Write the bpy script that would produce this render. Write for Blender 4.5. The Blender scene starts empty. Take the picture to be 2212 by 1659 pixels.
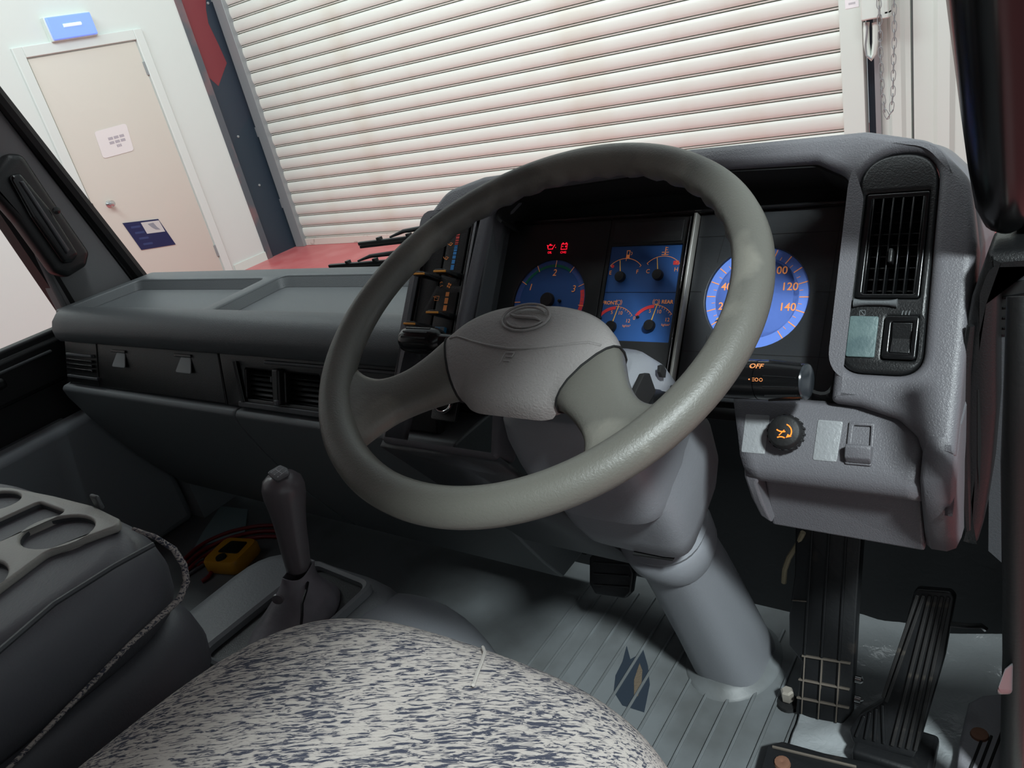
import bpy, bmesh, math, random
from mathutils import Vector, Matrix, noise
random.seed(7)
PI = math.pi
sc = bpy.context.scene
COL = sc.collection
# ------------------------------------------------------------------ camera
FPX, CX, CY = 1700.0, 1106.0, 829.5
EYE = Vector((0, 0, 1.70))                       # eye height above the workshop floor; coordinates below are relative to it
_x = -Vector((-2346, -200, FPX)).normalized()
_z = -Vector((944, 3770, FPX)).normalized()
_z = (_z - _x * _z.dot(_x)).normalized()
_y = _z.cross(_x)
RW = Matrix((_x, _y, _z))                        # image axes (right, down, forward) to cab axes
cam = bpy.data.objects.new('camera', bpy.data.cameras.new('camera'))
COL.objects.link(cam)
r_, d_, f_ = RW @ Vector((1, 0, 0)), RW @ Vector((0, 1, 0)), RW @ Vector((0, 0, 1))
cam.matrix_world = Matrix.Translation(EYE) @ Matrix((r_, -d_, -f_)).transposed().to_4x4()
cam.data.sensor_fit = 'HORIZONTAL'
cam.data.sensor_width = 36.0
cam.data.lens = 36.0 * FPX / 2212.0
cam.data.clip_start = 0.02
sc.camera = cam
# ------------------------------------------------------------------ world, lamps, exposure
w = bpy.data.worlds.new('workshop_ambient'); sc.world = w; w.use_nodes = True
w.node_tree.nodes['Background'].inputs[0].default_value = (0.86, 0.95, 1.0, 1)
w.node_tree.nodes['Background'].inputs[1].default_value = 0.46

def area(name, loc, rot, sx, sy, power, col=(0.88, 0.985, 1.0)):
    l = bpy.data.lights.new(name, 'AREA'); l.shape = 'RECTANGLE'; l.size = sx; l.size_y = sy; l.energy = power; l.color = col
    o = bpy.data.objects.new(name, l); COL.objects.link(o); o.location = loc; o.rotation_euler = rot
    return o
def aim(o, tgt):
    o.rotation_euler = (Vector(tgt) - o.location).to_track_quat('-Z', 'Y').to_euler()
area('ceiling_wash_lamp', (-2.4, 1.2, 5.4), (math.radians(52), 0, 0), 8.5, 1.0, 340)  # unseen strip added overhead, tilted to wash the roller door white
area('ceiling_wash_lamp', (-2.6, 3.6, 5.4), (math.radians(35), math.radians(50), 0), 1.0, 4.0, 105)  # second added strip, tilted to brighten the left wall
lp = area('high_bay_lamp', (2.2, -1.45, 4.62), (0, 0, 0), 0.45, 0.45, 31); aim(lp, (-0.35, 0.55, 1.0)); lp.data.spread = math.radians(55)
sc.view_settings.view_transform = 'Standard'
sc.view_settings.look = 'None'
sc.view_settings.exposure = 0.0
sc.view_settings.gamma = 1.0
sc.view_settings.use_curve_mapping = False

# ------------------------------------------------------------------ helpers
def V(*a): return Vector(a)
def ray(px, py): return (RW @ Vector((px - CX, py - CY, FPX))).normalized()
def pX(px, py, x): r = ray(px, py); return r * (x / r.x)
def pY(px, py, y): r = ray(px, py); return r * (y / r.y)
def pZ(px, py, z): r = ray(px, py); return r * (z / r.z)

class Fr:                                           # a working plane: origin, two axes, normal
    def __init__(s, o, ux, uy):
        s.o = Vector(o); s.ux = Vector(ux).normalized(); s.un = s.ux.cross(Vector(uy)).normalized(); s.uy = s.un.cross(s.ux).normalized()
    def p(s, x, y, z=0): return s.o + s.ux * x + s.uy * y + s.un * z
    def px(s, a, b, z=0):                           # image point to plane coordinates at height z
        r = ray(a, b); q = s.o + s.un * z; d = r * (q.dot(s.un) / r.dot(s.un)) - s.o
        return (d.dot(s.ux), d.dot(s.uy))
    def at(s, x, y, z=0): return Fr(s.p(x, y, z), s.ux, s.uy)
    def rot(s, a): return Fr(s.o, s.ux * math.cos(a) + s.uy * math.sin(a), s.uy * math.cos(a) - s.ux * math.sin(a))

def lin(c):
    return tuple((v / 255 / 12.92 if v / 255 <= .04045 else ((v / 255 + .055) / 1.055) ** 2.4) for v in c)
MATS = {}
def mat(name, rgb, rough=.5, bump=None, metal=0, emit=0, spec=.5, var=None, coat=0, aniso=None):
    if name in MATS: return MATS[name]
    m = bpy.data.materials.new(name); m.use_nodes = True; nt = m.node_tree; b = nt.nodes['Principled BSDF']
    c = (*lin(rgb), 1)
    b.inputs['Base Color'].default_value = c; b.inputs['Roughness'].default_value = rough
    b.inputs['Metallic'].default_value = metal; b.inputs['Specular IOR Level'].default_value = spec
    b.inputs['Coat Weight'].default_value = coat
    if emit: b.inputs['Emission Color'].default_value = c; b.inputs['Emission Strength'].default_value = emit
    tc = nt.nodes.new('ShaderNodeTexCoord')
    if bump:
        n = nt.nodes.new('ShaderNodeTexNoise'); n.inputs['Scale'].default_value = bump[0]; n.inputs['Detail'].default_value = 3
        n.inputs['Distortion'].default_value = .6
        bp = nt.nodes.new('ShaderNodeBump'); bp.inputs['Strength'].default_value = bump[1]; bp.inputs['Distance'].default_value = .0015
        nt.links.new(tc.outputs['Object'], n.inputs['Vector']); nt.links.new(n.outputs['Fac'], bp.inputs['Height']); nt.links.new(bp.outputs['Normal'], b.inputs['Normal'])
    if var:                                        # (rgb2, scale, low, high) soft worn or dirty patches
        n = nt.nodes.new('ShaderNodeTexNoise'); n.inputs['Scale'].default_value = var[1]; n.inputs['Detail'].default_value = 5
        mr = nt.nodes.new('ShaderNodeMapRange'); mr.inputs['From Min'].default_value = var[2]; mr.inputs['From Max'].default_value = var[3]
        mx = nt.nodes.new('ShaderNodeMix'); mx.data_type = 'RGBA'; mx.inputs['A'].default_value = c; mx.inputs['B'].default_value = (*lin(var[0]), 1)
        nt.links.new(tc.outputs['Object'], n.inputs['Vector']); nt.links.new(n.outputs['Fac'], mr.inputs['Value']); nt.links.new(mr.outputs['Result'], mx.inputs['Factor']); nt.links.new(mx.outputs['Result'], b.inputs['Base Color'])
    MATS[name] = m; return m

def glassmat(name, gloss=.06, tint=(1, 1, 1)):
    m = bpy.data.materials.new(name); m.use_nodes = True; nt = m.node_tree; nt.nodes.remove(nt.nodes['Principled BSDF'])
    out = nt.nodes['Material Output']; t = nt.nodes.new('ShaderNodeBsdfTransparent'); t.inputs[0].default_value = (*tint, 1)
    g = nt.nodes.new('ShaderNodeBsdfGlossy'); g.inputs['Roughness'].default_value = .03
    fr = nt.nodes.new('ShaderNodeFresnel'); fr.inputs[0].default_value = 1.3
    mu = nt.nodes.new('ShaderNodeMath'); mu.operation = 'MULTIPLY'; mu.inputs[1].default_value = gloss
    mx = nt.nodes.new('ShaderNodeMixShader')
    nt.links.new(fr.outputs[0], mu.inputs[0]); nt.links.new(mu.outputs[0], mx.inputs[0]); nt.links.new(t.outputs[0], mx.inputs[1]); nt.links.new(g.outputs[0], mx.inputs[2]); nt.links.new(mx.outputs[0], out.inputs[0])
    return m

WLOC = {}
def tag(o, label=None, cat=None, group=None, kind=None):
    if label: o['label'] = label
    if cat: o['category'] = cat
    if group: o['group'] = group
    if kind: o['kind'] = kind
    return o
def thing(name, loc, label, cat, group=None):
    o = bpy.data.objects.new(name, None); COL.objects.link(o); o.empty_display_size = .05
    o.location = Vector(loc) + EYE; WLOC[o] = Vector(loc)
    return tag(o, label, cat, group)
def finish(name, me, m, parent, smooth=40, mods=()):
    n = len(me.vertices); c = Vector((0, 0, 0))
    for v in me.vertices: c += v.co
    c = c / max(n, 1)
    me.transform(Matrix.Translation(-c))
    o = bpy.data.objects.new(name, me); COL.objects.link(o)
    me.materials.clear(); me.materials.append(m)
    if parent is not None: o.parent = parent; o.location = c - WLOC[parent]
    else: o.location = c + EYE
    WLOC[o] = c
    if smooth:
        me.shade_smooth(); me.set_sharp_from_angle(angle=math.radians(smooth))
    for k, a in mods:
        md = o.modifiers.new(k.lower(), k)
        for q, v in a.items(): setattr(md, q, v)
    return o
BEV = lambda w, s=3: ('BEVEL', dict(width=w, segments=s, limit_method='ANGLE', angle_limit=math.radians(35)))
SUB = lambda l=2: ('SUBSURF', dict(levels=l, render_levels=l))
SOL = lambda t, off=-1: ('SOLIDIFY', dict(thickness=t, offset=off))

class M:
    def __init__(s): s.v = []; s.f = []
    def add(s, vs, fs):
        n = len(s.v); s.v += [tuple(v) for v in vs]; s.f += [tuple(n + i for i in f) for f in fs]; return s
    def box(s, fr, x0, x1, y0, y1, z0, z1):
        c = [fr.p(x, y, z) for z in (z0, z1) for y in (y0, y1) for x in (x0, x1)]
        return s.add(c, [(0, 2, 3, 1), (4, 5, 7, 6), (0, 1, 5, 4), (2, 6, 7, 3), (0, 4, 6, 2), (1, 3, 7, 5)])
    def loft(s, rings, cap=True, closed=True):
        n = len(rings[0]); vs = [p for r in rings for p in r]; fs = []
        for i in range(len(rings) - 1):
            for j in range(n if closed else n - 1):
                a, b = i * n + j, i * n + (j + 1) % n
                fs.append((a, b, b + n, a + n))
        if cap:
            fs.append(tuple(range(n - 1, -1, -1))); fs.append(tuple(range((len(rings) - 1) * n, len(rings) * n)))
        return s.add(vs, fs)
    def tube(s, pts, r, seg=12, closed=False, cap=True):
        pts = [Vector(p) for p in pts]; N = len(pts); rs = r if isinstance(r, (list, tuple)) else [r] * N
        rings = []; prev = None
        for i in range(N):
            if closed: t = pts[(i + 1) % N] - pts[i - 1]
            else: t = pts[min(i + 1, N - 1)] - pts[max(i - 1, 0)]
            t.normalize()
            if prev is None:
                a = Vector((0, 0, 1)) if abs(t.z) < .9 else Vector((1, 0, 0)); u = t.cross(a).normalized()
            else: u = (prev - t * prev.dot(t)).normalized()
            prev = u; v = t.cross(u)
            rings.append([pts[i] + (u * math.cos(2 * PI * k / seg) + v * math.sin(2 * PI * k / seg)) * rs[i] for k in range(seg)])
        if closed: rings.append(rings[0]); cap = False
        return s.loft(rings, cap)
    def lathe(s, fr, prof, seg=32):                 # profile [(radius, height)] about the frame's normal
        return s.loft([[fr.p(r * math.cos(2 * PI * k / seg), r * math.sin(2 * PI * k / seg), h) for k in range(seg)] for r, h in prof], cap=True)
    def flat(s, fr, pts, z=0):
        return s.add([fr.p(x, y, z) for x, y in pts], [tuple(range(len(pts)))])
    def build(s, name, m, parent=None, smooth=40, mods=()):
        me = bpy.data.meshes.new(name); me.from_pydata(s.v, [], s.f); me.update()
        bm = bmesh.new(); bm.from_mesh(me); bmesh.ops.remove_doubles(bm, verts=bm.verts, dist=1e-6); bmesh.ops.recalc_face_normals(bm, faces=bm.faces); bm.to_mesh(me); bm.free()
        return finish(name, me, m, parent, smooth, mods)

def rpoly(pts, r, n=7):                             # polygon with rounded corners; r one radius or one per corner
    out = []; N = len(pts)
    for i in range(N):
        p = Vector(pts[i]).to_2d(); a = (Vector(pts[i - 1]).to_2d() - p); b = (Vector(pts[(i + 1) % N]).to_2d() - p)
        rr = r[i] if isinstance(r, (list, tuple)) else r
        if rr <= 0: out.append(tuple(p)); continue
        la, lb = a.length, b.length; a.normalize(); b.normalize()
        ang = math.acos(max(-1, min(1, a.dot(b)))); d = min(rr / math.tan(ang / 2), la * .49, lb * .49)
        s_, e_ = p + a * d, p + b * d
        for k in range(n + 1):
            t = k / n; out.append(tuple(s_ * (1 - t) ** 2 + p * 2 * t * (1 - t) + e_ * t ** 2))
    return out
def rect(x0, x1, y0, y1, r=0, n=4):
    return rpoly([(x0, y0), (x1, y0), (x1, y1), (x0, y1)], r, n)
def circ(x, y, r, n=32, ry=None):
    return [(x + r * math.cos(2 * PI * k / n), y + (ry or r) * math.sin(2 * PI * k / n)) for k in range(n)]
def arcband(x, y, r0, r1, a0, a1, n=24):
    A = [math.radians(a0 + (a1 - a0) * k / n) for k in range(n + 1)]
    return [(x + r1 * math.cos(a), y + r1 * math.sin(a)) for a in A] + [(x + r0 * math.cos(a), y + r0 * math.sin(a)) for a in reversed(A)]

def ringb(x, y, r0, r1): return [arcband(x, y, r0, r1, 0, 180, 8), arcband(x, y, r0, r1, 180, 360, 8)]
def plate(name, fr, outline, m, parent=None, depth=.002, bevel=0, holes=(), z=0, warp=None, res=2, smooth=40, mods=()):
    """flat plate with holes; its front face lies at height z of the frame, depth goes back from there"""
    cu = bpy.data.curves.new(name, 'CURVE'); cu.dimensions = '2D'; cu.fill_mode = 'BOTH'
    cu.extrude = max(depth / 2 - bevel, 1e-6); cu.bevel_depth = bevel; cu.bevel_resolution = res; cu.offset = -bevel
    for ip, pts in enumerate([outline] + list(holes)):
        ar = sum(pts[i - 1][0] * pts[i][1] - pts[i][0] * pts[i - 1][1] for i in range(len(pts)))
        if (ar > 0) == (ip > 0): pts = pts[::-1]
        sp = cu.splines.new('POLY'); sp.points.add(len(pts) - 1)
        for q, (x, y) in zip(sp.points, pts): q.co = (x, y, 0, 1)
        sp.use_cyclic_u = True
    t = bpy.data.objects.new('tmp', cu); COL.objects.link(t)
    me = bpy.data.meshes.new_from_object(t); bpy.data.objects.remove(t); bpy.data.curves.remove(cu)
    bm = bmesh.new(); bm.from_mesh(me); bmesh.ops.remove_doubles(bm, verts=bm.verts, dist=1e-6); bmesh.ops.recalc_face_normals(bm, faces=bm.faces); bm.to_mesh(me); bm.free()
    for v in me.vertices:
        x, y, h = v.co; h += z - depth / 2
        if warp: x, y, h = warp(x, y, h)
        v.co = fr.p(x, y, h)
    return finish(name, me, m, parent, smooth, mods)

def mark(name, fr, polys, m, parent, z=.0004):      # flat print: one or several polygons
    a = M()
    for p in polys: a.flat(fr, p, z)
    return a.build(name, m, parent, smooth=0)

def text(name, s, fr, x, y, size, m, parent, z=.0005, ang=0, extr=.00005, align='CENTER', shear=0, bold=0):
    cu = bpy.data.curves.new(name, 'FONT'); cu.body = s; cu.size = size; cu.align_x = align; cu.align_y = 'CENTER'; cu.extrude = extr; cu.shear = shear; cu.offset = bold; cu.resolution_u = 3
    t = bpy.data.objects.new('tmp', cu); COL.objects.link(t)
    me = bpy.data.meshes.new_from_object(t); bpy.data.objects.remove(t); bpy.data.curves.remove(cu)
    f2 = fr.at(x, y, z).rot(math.radians(ang))
    for v in me.vertices: v.co = f2.p(*v.co)
    return finish(name, me, m, parent, 0)

def se(fr, a, b, z, n=4, k=24, cx=0, cy=0):         # superellipse ring in a frame
    out = []
    for i in range(k):
        t = 2 * PI * i / k; c, s = math.cos(t), math.sin(t)
        out.append(fr.p(cx + a * math.copysign(abs(c) ** (2 / n), c), cy + b * math.copysign(abs(s) ** (2 / n), s), z))
    return out
def rbox(fr, x0, x1, y0, y1, z0, z1): return M().box(fr, x0, x1, y0, y1, z0, z1)

# working planes
T38 = math.radians(38)
FACE = Fr((-.426, .787, -.325), (1, 0, 0), (0, math.sin(T38), math.cos(T38)))     # instrument face, leaning back 38 degrees
WHEEL = Fr((-.426, .555, -.239), (1, 0, 0), (0, .9, .435))                         # steering wheel plane
WORLD = Fr((0, 0, 0), (1, 0, 0), (0, 1, 0))
FRONT = Fr((0, 0, 0), (1, 0, 0), (0, 0, 1))                                        # x right, y up, normal towards the driver
LEFTW = Fr((0, 0, 0), (0, 1, 0), (0, 0, 1))                                        # x = forward, y = up, normal +X
G = -1.70                                                                          # workshop floor
FL = -.99                                                                          # cab floor

# ------------------------------------------------------------------ materials
m_white = mat('wall_paint', (214, 220, 215), .7, (30, .05))
m_door = mat('door_paint', (208, 203, 192), .55)
m_red = mat('red_floor_paint', (190, 92, 94), .35, (8, .05), var=((200, 114, 114), 3, .45, .65))
m_navy = mat('navy_paint', (38, 52, 64), .5)
m_navyred = mat('maroon_paint', (122, 48, 54), .6)
m_slat = mat('shutter_cream', (219, 220, 212), .42, var=((210, 206, 193), 1.6, .5, .75))
m_galv = mat('galvanised', (150, 155, 156), .45, metal=.3)
m_pinkw = mat('white_enamel', (216, 226, 218), .4)
m_gray = mat('grey_plastic', (94, 93, 97), .42, (700, .35))
m_gray2 = mat('dark_grey_plastic', (84, 87, 89), .45, (600, .3))
m_dgray = mat('charcoal_plastic', (66, 68, 71), .5, (500, .25))
m_black = mat('black_plastic', (19, 20, 21), .4, (600, .25))
m_gloss = mat('gloss_black', (14, 15, 16), .22)
m_rubber = mat('black_rubber', (13, 13, 14), .6, (200, .2))
m_rim = mat('rim_vinyl', (90, 89, 83), .46, (450, .22), var=((112, 110, 102), 9, .55, .62))
m_pad = mat('pad_vinyl', (138, 134, 132), .48, (380, .55))
m_chrome = mat('chrome', (200, 200, 200), .18, metal=1)
m_orange = mat('orange_print', (232, 140, 70), .5)
m_seam = mat('shadow_gap', (8, 8, 8), .8)

# ================================================================== the workshop outside
XW = -7.334; YD = 5.72; YE = (pX(447, 217, -7.334).y + pX(580, 551, -7.334).y) / 2
def struct(name, label=None, cat=None, **k):
    pass
o = M().box(WORLD, -12, 8, -6, 9, G - .1, G).build('floor', m_red, smooth=0); tag(o, kind='structure')
# left wall with an opening-free face; the door stands on it
o = M().box(WORLD, XW - .15, XW, -6, YE, G, 3.6).build('wall_left', m_white, smooth=0); tag(o, kind='structure')
o = M().box(WORLD, XW, XW + .012, 4.80, YE, G, G + .09).build('baseboard_left', m_pinkw, smooth=0); tag(o, kind='structure')
# front wall parts right of and above the roller door
# personnel door on the left wall
dr = bpy.data.objects.new('door_1', None); COL.objects.link(dr); WLOC[dr] = V(XW, 4.2, G); dr.location = WLOC[dr] + EYE
tag(dr, kind='structure')
y0, y1, zt = pX(67, 148, XW).y, pX(278, 92, XW).y + .06, pX(278, 92, XW).z
LW = Fr((XW, 0, 0), (0, 1, 0), (0, 0, 1))
plate('door_leaf', LW, rect(y0, y1, G + .01, zt), m_door, dr, .03, .002, z=.012)
for a in ((y0 - .10, y0 - .012, G, zt + .10), (y1 + .012, y1 + .10, G, zt + .10), (y0 - .012, y1 + .012, zt + .012, zt + .10)):
    M().box(LW, a[0], a[1], a[2], a[3], -.01, .03).build('door_frame', m_white, dr, mods=[BEV(.006)])
for px, py in ((305, 150), (470, 540)):
    h = pX(px, py, XW); M().box(LW, y1 - .01, y1 + .016, h.z - .06, h.z + .06, .0, .02).build('hinge', m_galv, dr, mods=[BEV(.003)])
k = LW.px(234, 441)
M().lathe(LW.at(k[0], k[1], .012), [(.032, 0), (.032, .006), (.014, .01), (.013, .035), (.026, .045), (.03, .06), (.022, .072), (.004, .075)], 20).build('door_knob', m_chrome, dr)
M().box(LW, y0 - .012, y0 + .004, k[1] - .06, k[1] + .05, .005, .026).build('strike_plate', mat('brass_dark', (92, 80, 72), .5, metal=.5), dr)
# notices on the door
LWd = LW.at(0, 0, .013)
pp = [LWd.px(*q) for q in ((203, 285), (272, 266), (289, 325), (223, 343))]
t = thing('paper_notice', LWd.p(*pp[0]), 'white paper notice with three lines of print taped to the cream door', 'notice')
cxp, cyp = sum(p[0] for p in pp) / 4, sum(p[1] for p in pp) / 4
plate('sheet', LWd, rpoly(pp, .03), mat('paper', (226, 221, 219), .8), t, .002, z=.003)
for i, wd in enumerate((.17, .17, .05)):
    q = LWd.px(252 + i * 3, 296 + i * 9, .003)
    mark('print_line', LWd, [rect(q[0] - wd / 2 + j * wd / 3, q[0] - wd / 2 + (j + .82) * wd / 3, q[1] - .012, q[1] + .012) for j in range(3)], mat('print_grey', (176, 170, 176), .8), t, .0036)
pp = [LWd.px(*q) for q in ((264, 482), (341, 473), (379, 528), (305, 540))]
t = thing('blue_door_sign', LWd.p(*pp[0]), 'dark blue sign with a pale sticker in its corner on the cream door', 'sign')
plate('sign_board', LWd, pp, mat('sign_blue', (14, 28, 76), .4), t, .004, z=.006)
plate('sticker', LWd, [LWd.px(*q) for q in ((303, 481), (342, 476), (356, 500), (317, 505))], mat('sticker_grey', (196, 194, 192), .6), t, .001, z=.0075)
mark('sticker_figure', LWd, [[LWd.px(*q) for q in ((318, 484), (330, 481), (338, 490), (346, 496), (336, 496), (328, 492))]], mat('sticker_fig', (140, 142, 150), .7), t, .0082)
for i in range(4):
    a, b = LWd.px(283 + i * 9, 494 + i * 12), LWd.px(303 + i * 9, 491 + i * 12)
    mark('print_line', LWd, [[(a[0], a[1]), (b[0], b[1]), (b[0], b[1] + .02), (a[0], a[1] + .02)]], mat('sign_text', (44, 58, 104), .6), t, .0066)
# lit exit box above the door
E3 = Fr((XW + .07, 0, 0), (0, 1, 0), (0, 0, 1))
pp = [E3.px(*q) for q in ((119, 92), (209, 68), (190, 20), (100, 45))]
ya, yb = (pp[0][0] + pp[3][0]) / 2, (pp[1][0] + pp[2][0]) / 2; za, zb = (pp[0][1] + pp[1][1]) / 2, (pp[2][1] + pp[3][1]) / 2
t = thing('exit_light', E3.p((ya + yb) / 2, za), 'glowing pale blue light box on the white wall above the door', 'light')
M().box(E3, ya - .01, yb + .01, za - .01, zb + .01, -.07, -.012).build('housing', m_pinkw, t, mods=[BEV(.006)])
M().box(E3, ya, yb, za, zb, -.012, .012).build('diffuser', mat('exit_glow', (112, 142, 250), .4, emit=.85), t, mods=[BEV(.008)])
M().tube([E3.p(ya + .12, (za + zb) / 2 + .01, .0125), E3.p(yb - .12, (za + zb) / 2 + .01, .0125)], .014, 8).build('tube_lamp', mat('exit_tube', (190, 205, 255), .4, emit=1.0), t)
# navy steel post between the wall and the roller door
NV = Fr((XW - .02, 0, 0), (0, 1, 0), (0, 0, 1))
ta = bpy.data.objects.new('trim_1', None); COL.objects.link(ta); WLOC[ta] = V(XW, YE, G); ta.location = WLOC[ta] + EYE; tag(ta, kind='structure')
yn = NV.px(548, 225)[0]
M().box(NV, YE, YD + .3, G, 3.6, -.12, 0).build('web', m_navy, ta, 0)
yg0, yg1 = NV.px(560, 500)[0], NV.px(580, 500)[0]
M().box(NV, YE, YE + .075, G, 3.6, 0, .03).build('flange', mat('navy_edge', (84, 90, 96), .5, var=((120, 96, 98), 2, .5, .6)), ta)
red = [(372, -60), (374, 0), (398, 70), (429, 148), (472, 186), (490, 136), (472, 96), (450, 50), (445, 20), (444, -60)]
mark('painted_arrow', NV, [[NV.px(*q, .002) for q in red]], m_navyred, ta, .002)
for i in range(4):
    h = [(449, 7), (514, 295), (618, 443), (560, 400)][i]; q = NV.px(*h); M().lathe(NV.at(q[0], q[1], 0), [(.014, 0), (.013, .008), (.004, .011)], 8).build('bolt', m_galv, ta)
# roller door
XL = -7.19; XR = -1.385
RDt = thing('roller_door', (-4.3, YD, G), 'wide cream slatted roller door, pink-tinted near the red floor', 'roller door')
RD = Fr((0, YD, 0), (1, 0, 0), (0, 0, 1))
pit = .1265; zb0 = G + .075
prof = []                                           # one curved slat: belly outwards with a rolled joint below
for k in range(9):
    t_ = k / 8; prof.append((.022 + t_ * (pit - .026), .014 + .012 * math.sin(PI * t_) ** .6))
prof = [(0, -.014), (.004, -.014), (.006, .012), (.014, .014), (.017, -.012), (.0215, -.012)] + prof + [(pit - .003, .012), (pit - .002, -.014)]
vs = []; ns = len(prof)
nx = 2
me = M(); me.loft([[V(x, -d, z) for z, d in prof] + [V(x, .02, pit), V(x, .02, 0)] for x in (XL, XR)])
s0 = me.build('slat', m_slat, RDt, 30); sbase = s0.location.copy(); z_first = WLOC[s0].z
nsl = int((1.75 - zb0) / pit) + 1
for i in range(nsl):
    q = s0 if i == 0 else s0.copy()
    if i: COL.objects.link(q); q.parent = RDt
    q.location = sbase + V(0, YD, zb0 + i * pit)
M().box(RD, XL, XR, G, zb0, .0, .035).build('bottom_bar', mat('bottom_bar', (214, 204, 194), .45, var=((170, 150, 140), 14, .6, .75)), RDt, mods=[BEV(.004)])
M().box(RD, XL - .13, XL + .01, G, 1.9, -.02, .075).build('guide_rail', m_galv, RDt, mods=[BEV(.004)])
for z in (-.42, .92, -1.2):
    M().box(RD, XL - .17, XL - .13, z - .05, z + .05, .02, .06).build('rail_bracket', m_galv, RDt)
xg = RD.px(1868, 200, .07)[0]
M().box(RD, XR - .01, xg, G, 1.9, -.02, .075).build('guide_rail', m_pinkw, RDt, mods=[BEV(.004)])
st = thing('rail_sticker', RD.p(XR + .06, -.35, .076), 'small white printed sticker high on the right roller door rail', 'sticker')
a, b = RD.px(1826, 20, .076), RD.px(1855, 0, .076)
plate('label', RD, rect(a[0], b[0], a[1], a[1] + .14), mat('sticker_white', (236, 234, 236), .6), st, .001, z=.077)
for i in range(3): mark('print_line', RD, [rect(a[0] + .02, b[0] - .02, a[1] + .02 + i * .03, a[1] + .032 + i * .03)], mat('sticker_print', (190, 188, 192), .7), st, .0776)
# dark jamb gap, steel strip and corrugated wall on the right
jg = M().box(RD, xg, xg + .075, G, 3.6, -.1, -.03).build('trim_2', m_navy, smooth=0); tag(jg, kind='structure')
jg = M().box(RD, xg + .055, xg + .085, G, 3.6, -.05, .04).build('trim_3', m_galv, smooth=0); tag(jg, kind='structure')
x0 = xg + .085
wr = bpy.data.objects.new('wall_right', None); COL.objects.link(wr); WLOC[wr] = V(x0, YD, G); wr.location = WLOC[wr] + EYE; tag(wr, kind='structure')
M().box(RD, x0, 3.5, G, 3.6, -.09, -.041).build('wall_backing', m_galv, wr, 0)
def sheet(xa, xb, ribs):
    prof = [(xa, .0)]
    for c, wd, h in ribs: prof += [(c - wd, 0), (c - wd * .55, h), (c + wd * .55, h), (c + wd, 0)]
    prof += [(xb, 0)]
    m_ = M(); m_.loft([[RD.p(x, z, h) for x, h in prof] + [RD.p(xb, z, -.04), RD.p(xa, z, -.04)] for z in (G + .22, 3.6)])
    return m_.build('wall_sheet', m_pinkw, wr, 20)
X = lambda px: RD.px(px, 200)[0]
sheet(x0, X(1968), [(X(1938), .05, .022)])
sheet(X(1974), X(2120), [(X(2040), .06, .03)])
sheet(X(2122), 3.5, [(X(2122) + .25 + .42 * i, .06, .03) for i in range(8)])
M().box(RD, x0, 3.5, G, G + .24, -.05, .02).build('wall_skirt', mat('pink_skirt', (214, 178, 174), .5), wr, 0)
M().box(RD, x0, 3.5, G + .235, G + .255, .0, .03).build('skirt_gap', mat('skirt_gap', (120, 92, 84), .7), wr, 0)
o = M().box(RD, XL - .3, 3.5, 1.75, 3.6, -.3, -.06).build('wall_front', m_white, smooth=0); tag(o, kind='structure')
# operating chain, hanging as a loop beside the rail
ch = thing('hoist_chain', RD.p(X(1915), -1.2, .1), 'thin steel hand chain hanging in a loop beside the roller door', 'chain')
CH = Fr((0, YD - .14, 0), (1, 0, 0), (0, 0, 1))
CC = Fr((0, YD - .24, 0), (1, 0, 0), (0, 0, 1))
path = [CC.px(*q) for q in ((1897, -30), (1901, 60), (1903, 130), (1906, 200), (1911, 238), (1918, 254), (1925, 243), (1929, 200), (1930, 140), (1932, 80), (1931, -30))]
pts = []; tot = 0
for i in range(len(path) - 1):
    a, b = Vector(path[i]), Vector(path[i + 1]); L = (b - a).length; k = 0
    while tot <= L: pts.append((a + (b - a) * (tot / L), (b - a).angle_signed(Vector((0, 1))) if L else 0)); tot += .046
    tot -= L
link = None
for i, (p, ang) in enumerate(pts):
    f_link = CC.at(p.x, p.y, 0).rot(-ang * -1)
    if i % 2: f_link = Fr(f_link.o, f_link.un, f_link.uy)
    m_ = M(); m_.tube([f_link.p(.013 * math.cos(t), .026 * math.sin(t) + .008 * math.copysign(1, math.sin(t))) for t in [2 * PI * j / 10 for j in range(10)]], .0024, 5, closed=True)
    m_.build('chain_link', m_galv, ch, 60)
hk = thing('door_pull_loop', CH.p(*CH.px(1882, 60), .02), 'pale looped pull handle hanging under the white winder box', 'handle')
lp_ = [CH.px(*q) for q in ((1872, 48), (1871, 62), (1872, 95), (1876, 118), (1882, 126), (1888, 116), (1891, 90), (1891, 60), (1890, 48))]
M().tube([CH.p(x, y, .0) for x, y in lp_], .018, 8).build('loop', m_pinkw, hk)
M().tube([CH.p(x + .01 * math.sin(i * 1.7), y, .017) for i, (x, y) in enumerate(lp_[:5])], .006, 6).build('cord', m_galv, hk)
wb = thing('winder_box', CH.p(*CH.px(1885, 20), .02), 'white winder box at the top of the right door rail', 'box')
a, b = CH.px(1864, 44), CH.px(1905, 44)
M().box(CH, a[0], b[0], a[1], a[1] + .5, -.05, .06).build('case', m_pinkw, wb, mods=[BEV(.01)])
a2, b2 = CH.px(1906, 40), CH.px(1924, 40)
M().box(CH, a2[0] - .005, a2[0] + .03, a2[1] + .03, a2[1] + .5, -.03, .05).build('bracket_arm', m_pinkw, wb, mods=[BEV(.008)])
M().box(CH, a2[0], b2[0], a2[1], a2[1] + .045, -.03, .05).build('bracket_foot', m_pinkw, wb, mods=[BEV(.008)])
M().box(CH, b2[0] - .03, b2[0], a2[1] + .02, a2[1] + .5, -.03, .05).build('bracket_arm', m_pinkw, wb, mods=[BEV(.008)])
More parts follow.
